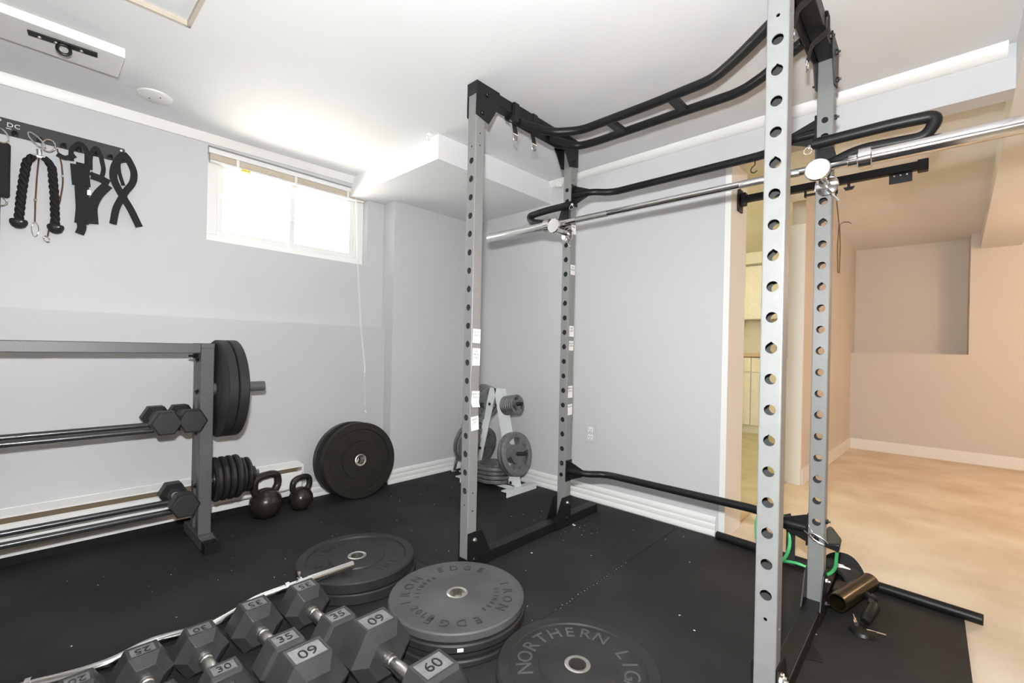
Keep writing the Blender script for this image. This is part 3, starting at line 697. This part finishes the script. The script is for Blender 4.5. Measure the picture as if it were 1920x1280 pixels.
new('collar_screw', lathe(B(), [(0, .022), (.007, .020), (.007, .012), (.004, .010), (.004, 0)], 12, axis_mx(Vector(EZ[0])-d*.193+Vector((0, 0, .019)), (-.3, 0, 1)), close=False), 'chrome', c)
for q, p in ((3, 2), (12, 11)):
    dd = (Vector(EZ[p])-Vector(EZ[q])).normalized(); new('collar', lathe(B(), [(.0125, 0), (.018, 0), (.018, .012), (.0125, .012)], 20, axis_mx(Vector(EZ[p]), dd)), 'chrome', c)

# ================================================================== storage rack by the left wall
PX, PY = -1.03, -.705
s = thing('storage_rack', 'graphite steel rack with dumbbell rails standing along the left wall', 'rack', (0, 0, 0))
for yy in (PY, -2.05):
    new('post', box(B(), PX-.025, PX+.025, yy-.026, yy+.026, .048, .918), 'rackgrey', s, bevel=.003)
    new('rear_post', box(B(), -1.165, -1.125, yy-.02, yy+.02, .048, .90), 'rackgrey', s, bevel=.003)
    new('foot', box(B(), -1.25, -.905, yy-.028, yy+.028, .002, .048), 'rackgrey', s, bevel=.003)
    new('top_plate', box(B(), -1.16, PX+.026, yy-.027, yy+.027, .895, .9185), 'rackgrey', s, bevel=.002)
    new('weld_collar', box(B(), PX-.03, PX+.055, yy-.0285, yy+.0285, .046, .0505), 'rackgrey', s, bevel=.001)
    bm = B(); box(bm, -.925, -.872, yy-.0295, yy+.0295, .0005, .0485)
    for i in range(5): box(bm, -.912, -.876, yy-.022+i*.0095, yy-.017+i*.0095, .0485, .0515)
    new('foot_cap', bm, 'black', s, smooth=False)
new('top_rail', box(B(), PX-.022, PX+.022, -2.05, PY-.026, .873, .917), 'rackgrey', s, bevel=.003)
for z, zz in ((.541, .548), (.176, .186)):
    new('front_tube', tube(B(), [(PX, -2.05, z), (PX, PY-.02, z)], .0125, 14), 'rail', s)
    new('back_tube', tube(B(), [(-1.145, -2.05, zz), (-1.145, PY-.02, zz)], .0125, 14), 'rail', s)
new('plate_peg', tube(B(), [(PX-.0, PY+.026, .712), (PX, -.458, .712)], .0242, 24), 'rackgrey', s, ang=40)
new('plate_peg', tube(B(), [(PX, PY+.026, .285), (PX, -.475, .285)], .0135, 20), 'rackgrey', s)
for z in (.845, .70, .27): hexbolt((PX-.012, PY-.027, z), (0, -1, 0), s)
hexbolt((PX-.03, PY-.028, .86), (0, -1, 0), s, .012, .018)
gp = 'bumper plates on the storage rack upper peg'
for y, lab in ((-.651, 'black bumper plate on the rack peg, against the grey post'), (-.608, 'black bumper plate on the rack peg, the outer of two')):
    bumper((PX, y, .7105), lab, t=.040, rot=(pi/2, 0, 0), group=gp)
gq = 'small black iron plates on the storage rack lower peg'
nm = ['first', 'second', 'third', 'fourth']
Y = PY+.030
for i in range(6):
    R, t = (.102, .026) if i < 4 else (.083, .020)
    lab = f'small black iron plate on the low peg, {nm[i]} from the grey post' if i < 4 else ('smallest size black iron plate on the low peg, last but one outward' if i == 4 else 'smallest size black iron plate at the outer end of the low peg')
    o = thing('iron_plate', lab, 'weight plate', (PX, Y+t/2, .285-.0), (pi/2, 0, 0), gq); Y += t+.0025
    top = [(.0138, t*.46), (.034, t*.46), (.036, t*.25), (R-.022, t*.25), (R-.014, t*.5), (R-.006, t*.46), (R, t*.2)]
    new('disc', lathe(B(), top+[(r, -h) for r, h in reversed(top)], 48), 'iron_black', o)
tag(new('spring_collar', lathe(B(), [(.0138, 0), (.034, 0), (.034, .022), (.0138, .022)], 30, axis_mx((PX, Y, .285), (0, 1, 0))), 'iron_black'), 'black collar closing the low peg of the storage rack', 'collar')
gh = 'small hex dumbbells on the storage rack'
for x, y, z, lab in ((-1.088, -.860, .577, 'black hex dumbbell on the middle rails, farther from the post'), (-1.088, -.768, .577, 'black hex dumbbell on the middle rails, against the post'), (-1.088, -.790, .212, 'black hex dumbbell alone on the bottom rails')):
    dumbbell((x, y, z), .056, .055, .215, '', lab, gh, hr=.0155)

# kettlebells
def kettlebell(loc, r, H, label, rz):
    o = thing('kettlebell', label, 'kettlebell', loc, (0, 0, rz), 'kettlebells by the left wall')
    bm = B(); n = 18; prof = [(0, .0), (r*.62, 0), (r*.70, .004)]
    a0 = math.asin(-.88)
    for i in range(n+1):
        t = a0 + (pi/2-a0)*i/n; prof.append((max(r*cos(t), 0) if i < n else 0, r*.90 + r*sin(t)))
    lathe(bm, prof, 40, close=False); new('body', bm, 'kettle', o)
    w = r*.86; hr = r*.245; top = H-hr
    pts = [(0, -w*.62, r*1.45), (0, -w*1.06, r*1.95), (0, -w*.95, top-.012), (0, -w*.45, top), (0, w*.45, top), (0, w*.95, top-.012), (0, w*1.06, r*1.95), (0, w*.62, r*1.45)]
    new('handle', tube(B(), smooth_path(pts, .05, 6), hr, 16), 'kettle', o)
kettlebell((-1.185, -.385, 0), .080, .240, 'larger dark kettlebell on the mat beside the heater', radians(18))
kettlebell((-1.175, -.205, 0), .064, .192, 'smaller dark kettlebell between the larger one and the leaning plates', radians(18))

# ================================================================== white plate tree
TY = .905
t_ = thing('plate_tree', 'white A frame plate tree in the back corner', 'rack', (0, 0, 0))
for x0, x1 in ((-.985, -.935), (-.545, -.495)):
    bm = B(); prism(bm, [(x0, .0), (x1, .0), (x1, .036), (x1-.006, .036), (x1-.006, .006), (x0, .006)] if False else [(x0, .030), (x0, .036), (x1, .036), (x1, 0), (x1-.006, 0), (x1-.006, .030)], .765, 1.05, 'y')
    new('foot_rail', bm, 'whitesteel', t_, smooth=False)
new('base_bar', box(B(), -.94, -.54, TY-.025, TY+.025, .036, .042), 'whitesteel', t_, smooth=False)
new('base_flange', box(B(), -.94, -.54, TY-.025, TY-.019, .008, .042), 'whitesteel', t_, smooth=False)
def leg(xb, xt):
    w = .031; bm = B()
    prism(bm, [(xb-w, .036), (xb+w, .036), (xt+w, .655), (xt-w, .655)], TY-.025, TY-.019, 'y')
    sd = 1 if xb > xt else -1
    a, c = xb+sd*w, xt+sd*w
    prism(bm, [(a, .036), (a-sd*.006, .036), (c-sd*.006, .655), (c, .655)], TY-.019, TY+.025, 'y'); new('leg', bm, 'whitesteel', t_, smooth=False)
leg(-.915, -.752); leg(-.555, -.712)
new('apex_plate', box(B(), -.785, -.680, TY-.0195, TY+.024, .648, .655), 'whitesteel', t_, smooth=False)
PT = radians(11)
def peg(x, z, sx, L):
    d_ = Vector((sx*cos(PT), 0, sin(PT))); new('peg', tube(B(), [Vector((x, TY, z)), Vector((x, TY, z))+d_*L], .0128, 16), 'iron_black', t_, ang=40); return Vector((x, TY, z)), d_
pegs = {'ru': peg(-.672, .540, 1, .165), 'rl': peg(-.618, .228, 1, .155), 'lu': peg(-.79, .540, -1, .15), 'll': peg(-.85, .228, -1, .21)}
for p in ((-.779, .545), (-.864, .232), (-.60, .06), (-.57, .055)): hexbolt((p[0], TY-.026, p[1]), (0, -1, 0), t_, .010, .006, nut=False)
def iron_plate(mx, R, t, label, grip, group, letters=True, name='grey_iron_plate'):
    o = thing(name, label, 'weight plate', (0, 0, 0), (0, 0, 0), group); o.matrix_world = mx
    seg = 48; bm = B()
    hub, rim = R*.30, R*.80
    top = [(.0135, t*.5), (hub, t*.5), (hub+.004, t*.32), (rim-.004, t*.32), (rim, t*.5), (R-.004, t*.5), (R, t*.32)]
    if grip: top = [(.0135, t*.42), (R*.985-.012, t*.42), (R*.985-.007, t*.5), (R-.004, t*.48), (R, t*.3)]
    if not grip: lathe(bm, top+[(r, -h) for r, h in reversed(top)], seg)
    else:
        # three kidney slots cut by leaving out wedge cells between r1 and r2
        r1, r2 = R*.44, R*.74; rr = [.0135, r1, r2, R*.93, R]; zs = [t*.45, t*.45, t*.45, t*.5, t*.34]
        def cut(k): return any(abs(((k+.5)/seg*360 - c_+180) % 360-180) < 31 for c_ in (95, 215, 335))
        V = [[[bm.verts.new((r*cos(2*pi*k/seg), r*sin(2*pi*k/seg), sgn*z)) for k in range(seg)] for r, z in zip(rr, zs)] for sgn in (1, -1)]
        for si in (0, 1):
            for ri in range(4):
                for k in range(seg):
                    if ri == 1 and cut(k): continue
                    k2 = (k+1) % seg; bm.faces.new([V[si][ri][k], V[si][ri][k2], V[si][ri+1][k2], V[si][ri+1][k]])
        for k in range(seg):
            k2 = (k+1) % seg
            for ri in (0, 4): bm.faces.new([V[0][ri][k], V[0][ri][k2], V[1][ri][k2], V[1][ri][k]])
            if cut(k):
                for ri in (1, 2): bm.faces.new([V[0][ri][k], V[0][ri][k2], V[1][ri][k2], V[1][ri][k]])
            if cut(k) != cut(k2):
                bm.faces.new([V[0][1][k2], V[0][2][k2], V[1][2][k2], V[1][1][k2]])
    new('disc', bm, 'iron', o, ang=30, bevel=.0015 if grip else 0)
    if letters:
        for a_, s_ in ((155, '25'), (35, 'LBS'), (275, '25')):
            if R < .1: s_ = '5'
            ar = radians(a_); bm = B(); text(bm, s_, R*.20, .0022, frame_mx((R*.60*cos(ar), R*.60*sin(ar), t*.45 if grip else t*.32), (sin(ar), -cos(ar), 0), (cos(ar), sin(ar), 0)))
            stuff(new('lettering', bm, 'iron', o, smooth=False))
    return o
def on_peg(key, start, sizes, labels, group, grip, lastletters=True):
    p, d_ = pegs[key]; s_ = start
    for i, ((R, t), lab) in enumerate(zip(sizes, labels)):
        mx = frame_mx(p+d_*(s_+t/2), (0, 1 if d_.x > 0 else -1, 0), (-abs(d_.z)*(1 if d_.x > 0 else -1), 0, abs(d_.x)))
        iron_plate(mx, R, t, lab, grip, group, letters=(i == len(sizes)-1) and lastletters); s_ += t+.0015
on_peg('rl', .030, [(.142, .026), (.142, .026)], ['grey grip plate on the low right peg, behind its twin', 'grey grip plate facing out on the low right peg of the white tree'], 'grey grip plates on the low right peg', True)
on_peg('ru', .022, [(.064, .0165)]*6, [f'small grey plate on the high right peg of the white tree, {w} from the leg' for w in ('first', 'second', 'third', 'fourth', 'fifth')]+['small grey plate facing out on the high right peg of the white tree'], 'small grey plates on the high right peg', True)
on_peg('lu', .020, [(.115, .022)]*4, [f'grey plate on the high left peg of the white tree, {w} from the leg' for w in ('first', 'second', 'third', 'fourth')], 'grey plates on the high left peg', True, False)
on_peg('ll', .022, [(.142, .026)]*4+[(.150, .03)], [f'grey plate on the low left peg of the white tree, {w} from the leg' for w in ('first', 'second', 'third', 'fourth', 'fifth')], 'grey plates on the low left peg', True, False)
zz = .0425
for i, (R, t) in enumerate(((.145, .028), (.143, .026), (.140, .025), (.138, .024))):
    lab = ['bottom', 'second from bottom', 'third from bottom', 'top'][i]
    iron_plate(Matrix.Translation((-.735+.006*(i % 2), TY-.004*i, zz+t/2)), R, t, f'grey plate lying flat on the white tree base, {lab} of the pile', True, 'grey plates piled on the tree base', False); zz += t+.0015
def lean_bar(x, y, x2, y2, z2, lab):
    d_ = (Vector((x2, y2, z2))-Vector((x, y, .002))).normalized(); L = (Vector((x2, y2, z2))-Vector((x, y, .002))).length
    o = thing('dumbbell_bar', lab, 'bar', (0, 0, 0), (0, 0, 0), 'chrome bars leaning in the back corner')
    mx = axis_mx((x, y, .008), d_)
    new('rod', lathe(B(), [(0, .0), (.0115, 0), (.0125, .002), (.0125, L), (0, L)], 18, mx, close=False), 'chrome', o)
    new('end_knob', lathe(B(), [(0, -.004), (.020, -.003), (.021, .006), (.0125, .010)], 18, mx, close=False), 'chrome', o)
    new('collar', lathe(B(), [(.0125, .10), (.021, .10), (.021, .112), (.0125, .112)], 18, mx), 'chrome', o)
lean_bar(-1.158, .895, -1.205, 1.085, .62, 'long chrome bar leaning in the back corner, nearer the left wall')
lean_bar(-1.108, .925, -1.13, 1.09, .50, 'short chrome bar leaning in the back corner behind the plate tree')

# ================================================================== wall hook board and the gear hanging on it
WXB = XU
hb = thing('hook_board', 'dark grey hook board with white DC logo on the left wall', 'rack', (WXB, 0, 0))
bm = B(); c_ = .008; y0, y1, z0, z1 = -1.75, -.966, 1.752, 1.819
prism(bm, [(y0, z0), (y1-c_, z0), (y1-.002, z0+.002), (y1, z0+c_), (y1, z1-c_), (y1-.002, z1-.002), (y1-c_, z1), (y0, z1)], .002, .006, 'x'); new('board_plate', bm, 'board', hb, smooth=False)
HK = [-1.455, -1.384, -1.312, -1.241, -1.170, -1.122, -1.071, -1.018, -.972]
for y in HK:
    new('hook', tube(B(), smooth_path([(.006, y, 1.760), (.034, y, 1.757), (.038, y, 1.768)], .008), .0055, 8), 'black', hb)
    new('hook_base', box(B(), .006, .012, y-.010, y+.010, 1.754, 1.771), 'black', hb, bevel=.002)
new('logo', text(text(B(), 'D', .026, .0004, frame_mx((.0066, -1.326, 1.794), (0, 1, 0), (0, 0, 1))), 'C', .026, .0004, frame_mx((.0066, -1.306, 1.794), (0, 1, 0), (0, 0, 1))), 'white', hb, smooth=False)
lg = new('logo_bar', box(B(), .0062, .007, -1.337, -1.322, 1.778, 1.7805), 'white', hb, smooth=False)
for y in (-1.355, -.979): new('screw', lathe(B(), [(0, .003), (.005, .002), (.006, 0)], 12, axis_mx((.006, y, 1.807), (1, 0, 0)), close=False), 'steel', hb)
X0 = WXB+.03
# triceps rope
tr = thing('triceps_rope', 'black twisted triceps rope with rubber ends on the hook board', 'rope', (0, 0, 0))
def twist(pts, r, turns, parent):
    path = smooth_path(pts, .03, 6); L = [0]
    for a_, b_ in zip(path[:-1], path[1:]): L.append(L[-1]+(b_-a_).length)
    n = 110; fine = []
    for i in range(n+1):
        s_ = L[-1]*i/n; k = max(j for j in range(len(L)) if L[j] <= s_+1e-9); k = min(k, len(path)-2)
        fine.append(path[k].lerp(path[k+1], (s_-L[k])/max(1e-9, L[k+1]-L[k])))
    bm = B()
    for st_ in range(3):
        pp = []
        for i, p in enumerate(fine):
            a_ = 2*pi*(turns*i/n + st_/3); pp.append(p+Vector((cos(a_), sin(a_), 0))*r*.60)
        tube(bm, pp, r*.62, 10)
    new('rope_strand', bm, 'rope', parent)
twist([(X0+.01, -1.258, 1.682), (X0+.01, -1.278, 1.655), (X0, -1.290, 1.53), (X0, -1.297, 1.41)], .0128, 4, tr)
twist([(X0+.01, -1.226, 1.684), (X0+.01, -1.205, 1.655), (X0, -1.195, 1.53), (X0, -1.191, 1.41)], .0128, 4, tr)
for y in (-1.297, -1.190):
    new('rubber_end', lathe(B(), [(.005, .012), (.024, .011), (.027, .006), (.0265, -.004), (.020, -.017), (.010, -.024), (0, -.026)], 28, Matrix.Translation((X0, y, 1.400)), close=False), 'rubber', tr)
    new('end_rivet', lathe(B(), [(0, .002), (.005, .001), (.006, -.002)], 12, axis_mx((X0+.024, y+.006, 1.402), (1, 0, .4)), close=False), 'steel', tr)
new('clasp', box(B(), X0-.004, X0+.016, -1.262, -1.222, 1.675, 1.69), 'chrome', tr, bevel=.004)
new('clasp_neck', tube(B(), [(X0+.006, -1.242, 1.688), (X0+.006, -1.243, 1.715)], .009, 12), 'chrome', tr)
def oval(cx, cy, cz, ry, rz, tilt, r=.0028, m='chrome', parent=None, name='carabiner', n=28):
    pts = []
    for k in range(n):
        t = 2*pi*k/n; a_, b_ = ry*cos(t), rz*sin(t); pts.append((cx, cy+a_*cos(tilt)-b_*sin(tilt), cz+a_*sin(tilt)+b_*cos(tilt)))
    return new(name, tube(B(), pts, r, 8, True), m, parent)
oval(X0+.015, -1.251, 1.748, .013, .034, .75, parent=tr)
oval(X0+.018, -1.216, 1.737, .019, .026, -.3, parent=tr, name='snap_ring')
# cable with clips
cb = thing('pulley_cable', 'thin brown coated cable with small clips hanging behind the triceps rope', 'cable', (0, 0, 0))
new('cable', tube(B(), smooth_path([(X0-.012, -1.242, 1.70), (X0-.01, -1.247, 1.62), (X0-.01, -1.251, 1.50), (X0-.01, -1.251, 1.41)], .03), .0028, 8), 'cable', cb)
new('cable', tube(B(), smooth_path([(X0-.012, -1.19, 1.74), (X0-.01, -1.176, 1.69), (X0-.01, -1.169, 1.60), (X0-.01, -1.180, 1.50), (X0-.012, -1.205, 1.43), (X0-.01, -1.213, 1.36)], .03), .0028, 8), 'cable', cb)
for y, z in ((-1.251, 1.505), (-1.172, 1.628)): new('stop_ball', lathe(B(), [(0, .006), (.005, .004), (.005, -.004), (0, -.006)], 10, Matrix.Translation((X0-.01, y, z)), close=False), 'steel', cb)
oval(X0-.008, -1.250, 1.382, .010, .030, 0, .0018, parent=cb, name='small_carabiner')
oval(X0-.008, -1.216, 1.348, .008, .013, .4, .003, parent=cb, name='small_carabiner')
# black straps
def strap(name, label, paths, w=.028, buckle=None):
    o = thing(name, label, 'strap', (0, 0, 0), (0, 0, 0), 'black straps on the hook board')
    for p in paths:
        ww = p[1] if isinstance(p, tuple) and isinstance(p[1], float) else w
        pts = p[0] if isinstance(p, tuple) and isinstance(p[1], float) else p
        new('webbing', tube(B(), smooth_path([(X0+q[2] if len(q) > 2 else X0, q[0], q[1]) for q in pts], .025, 5), .01, flat=(.004, ww) if False else (ww, .004), up=(1, 0, 0)), 'fabric', o, smooth=False)
    if buckle: new('buckle', box(B(), X0+.004, X0+.010, buckle[0]-.007, buckle[0]+.007, buckle[1]-.012, buckle[1]+.012), 'steel', o, bevel=.001)
    return o
strap('lifting_strap', 'wide black strap with a metal buckle hanging from the hook board', [
    ([(-1.108, 1.700), (-1.112, 1.60), (-1.106, 1.50), (-1.110, 1.435)], .046),
    ([(-1.145, 1.700), (-1.150, 1.745, .012), (-1.122, 1.782, .03), (-1.098, 1.760, .014), (-1.096, 1.700)], .016),
    ([(-1.19, 1.712, .01), (-1.165, 1.70, .014), (-1.135, 1.725, .01)], .018),
    ([(-1.120, 1.69, .003), (-1.113, 1.60, .003)], .060), ([(-1.111, 1.44, .003), (-1.108, 1.415, .003), (-1.116, 1.388, .004)], .030)], buckle=(-1.088, 1.575))
strap('wrist_strap', 'black looped strap with a stiff tab between the wide strap and the crossed one', [
    ([(-1.085, 1.68), (-1.088, 1.74, .012), (-1.071, 1.782, .03), (-1.052, 1.75, .012), (-1.040, 1.69), (-1.048, 1.655), (-1.068, 1.648), (-1.085, 1.668)], .016),
    ([(-1.082, 1.655, .004), (-1.05, 1.648, .006), (-1.022, 1.636, .006)], .030),
    ([(-1.026, 1.628, .003), (-1.06, 1.575, .002), (-1.078, 1.52), (-1.072, 1.442)], .036)])
strap('ankle_strap', 'black strap crossed over itself at the right end of the hook board', [
    ([(-1.006, 1.455, .004), (-.997, 1.53, .004), (-.965, 1.615, .004), (-.938, 1.66, .008), (-.935, 1.715, .012), (-.962, 1.765, .024), (-.978, 1.778, .03)], .026),
    ([(-.912, 1.462, 0), (-.945, 1.54, 0), (-.985, 1.61, 0), (-1.010, 1.665, .004), (-1.006, 1.72, .010), (-.985, 1.765, .022), (-.970, 1.778, .03)], .028),
    ([(-.992, 1.76, .01), (-.990, 1.70, .004), (-.972, 1.64, .002)], .014)])
pd = thing('padded_handle', 'black padded harness hanging at the left edge of the hook board', 'harness', (0, 0, 0))
bm = B(); box(bm, X0-.010, X0+.012, -1.42, -1.322, 1.49, 1.712); new('pad', bm, 'fabric', pd, bevel=.02, seg=4)
oval(X0+.01, -1.352, 1.735, .022, .030, .5, .003, parent=pd, name='snap_ring')
oval(X0, -1.345, 1.475, .014, .018, .2, .003, parent=pd, name='ring')
new('webbing', tube(B(), [(X0, -1.362, 1.49), (X0, -1.362, 1.27)], .01, flat=(.03, .004), up=(1, 0, 0)), 'fabric', pd, smooth=False)

# ================================================================== clutter behind the far right upright
tag(new('foam_roll', lathe(B(), [(0, 0), (.017, 0), (.019, .002), (.019, .918), (.017, .920), (0, .920)], 24, axis_mx((.645, 1.078, .0195), (.916, -.088, 0)), close=False), 'black'), 'long black foam covered pole lying along the mat edge', 'pole')
lm = thing('landmine_sleeve', 'dark bronze steel tube of a barbell landmine lying behind the far right upright', 'landmine', (0, 0, 0))
p0, p1 = Vector((1.182, .70, .045)), Vector((1.252, .965, .050)); dd = (p1-p0).normalized(); L = (p1-p0).length
new('sleeve', lathe(B(), [(.026, 0), (.031, 0), (.031, L), (.026, L)], 32, axis_mx(p0, dd)), 'bronze', lm)
new('pivot_block', box(B(), 1.152, 1.225, .80, .90, .002, .050), 'black', lm, bevel=.012)
new('pivot_arm', tube(B(), smooth_path([(1.215, .86, .04), (1.262, .84, .045), (1.282, .79, .03)], .02), .013, 12), 'black', lm)
new('knob', lathe(B(), [(0, .036), (.010, .035), (.012, .024), (.007, .018), (.012, .010), (.012, 0)], 16, axis_mx((1.268, .80, .035), (.3, .6, .7)), close=False), 'iron_black', lm)
new('grip', lathe(B(), [(0, .085), (.012, .085), (.016, .075), (.016, .01), (.013, 0), (0, 0)], 18, axis_mx((1.262, .68, .02), (.25, .9, .42)), close=False), 'black', lm)
new('bolt', lathe(B(), [(0, .05), (.004, .05), (.004, .03), (.007, .028), (.007, 0), (0, 0)], 10, axis_mx((1.244, .625, .028), (-.25, .9, .1)), close=False), 'chrome', lm)
new('base_plate', lathe(B(), [(0, .012), (.035, .010), (.04, 0), (0, 0)], 20, Matrix.Translation((1.262, .64, .001)), close=False), 'black', lm)
new('spike', tube(B(), [(1.27, .645, .012), (1.318, .668, .005)], .003, 8), 'steel', lm)
sp = thing('harness_strap', 'black padded strap with a white tag heaped behind the far right upright', 'strap', (0, 0, 0))
new('pad', tube(B(), smooth_path([(1.115, .985, .03), (1.16, 1.0, .06), (1.205, .96, .055), (1.23, .90, .03)], .03), .01, flat=(.075, .016), up=(.3, .3, 1)), 'fabric', sp, smooth=False)
new('webbing', tube(B(), smooth_path([(1.10, 1.02, .012), (1.12, 1.04, .075), (1.175, 1.05, .085), (1.212, 1.02, .05), (1.225, .98, .01)], .03), .01, flat=(.045, .004), up=(0, 1, .2)), 'fabric', sp, smooth=False)
new('tag', box(B(), -.026, .026, -.001, .001, -.011, .011, Matrix.Translation((1.163, .985, .065)) @ Matrix.Rotation(radians(12), 4, 'Y')), 'paper', sp, smooth=False)
tag(new('clip_plate', prism(B(), [(1.150, .352), (1.192, .366), (1.160, .432), (1.150, .425)], .0005, .004, 'z'), 'black', smooth=False, bevel=.0008), 'small bent metal clip on the mat near the right foot beam', 'clip')
# green band hung on the lower crossmember with its clip and handle
gb = thing('resistance_band', 'bright green resistance tube looped over the lower crossmember', 'resistance band', (0, 0, 0))
yb = DY+.045
pts = [(.955, yb+.03, .311), (.922, yb, .292), (.914, yb-.01, .25), (.92, yb-.02, .19), (.945, yb-.03, .135), (.985, yb-.035, .122), (1.022, yb-.03, .152), (1.035, yb-.02, .205), (1.025, yb, .262), (.99, yb+.025, .311)]
new('band_tube', tube(B(), smooth_path(pts+pts[:1], .03, 4), .0062, 10), 'green', gb)
new('band_tube', tube(B(), smooth_path([(.935, yb+.02, .30), (.905, yb+.02, .26), (.92, yb, .17), (.99, yb-.01, .125), (1.045, yb-.02, .146), (1.10, yb-.02, .139), (1.15, yb-.02, .13), (1.176, yb-.03, .165), (1.184, yb-.06, .25)], .03, 5), .0055, 10), 'green', gb)
new('handle_strap', tube(B(), smooth_path([(1.012, yb+.02, .305), (1.034, yb-.01, .26), (1.034, yb-.015, .13)], .02), .01, flat=(.030, .004), up=(0, 1, 0)), 'fabric', gb, smooth=False)
pk = thing('band_clip', 'bright carabiner joined to an olive band handle on the far right upright', 'carabiner', (0, 0, 0))
new('carabiner', tube(B(), [(1.134+.030*cos(t)*.92+.010*sin(t)*.38, .628, .277-.030*cos(t)*.38+.010*sin(t)*.92) for t in [2*pi*k/28 for k in range(28)]], .0028, 8, True), 'chrome', pk)
new('wire_loop', tube(B(), smooth_path([(1.088, .640, .292), (1.108, .635, .278), (1.118, .632, .288), (1.100, .640, .315)], .008), .0022, 8), 'chrome', pk)
new('handle_cuff', prism(B(), [(1.155, .322), (1.168, .328), (1.198, .290), (1.196, .276), (1.156, .262)], .628, .652, 'y'), 'olive', pk, bevel=.006)
new('grip_end', prism(B(), [(1.152, .270), (1.196, .278), (1.192, .250), (1.150, .256)], .624, .656, 'y'), 'black', pk, bevel=.004)
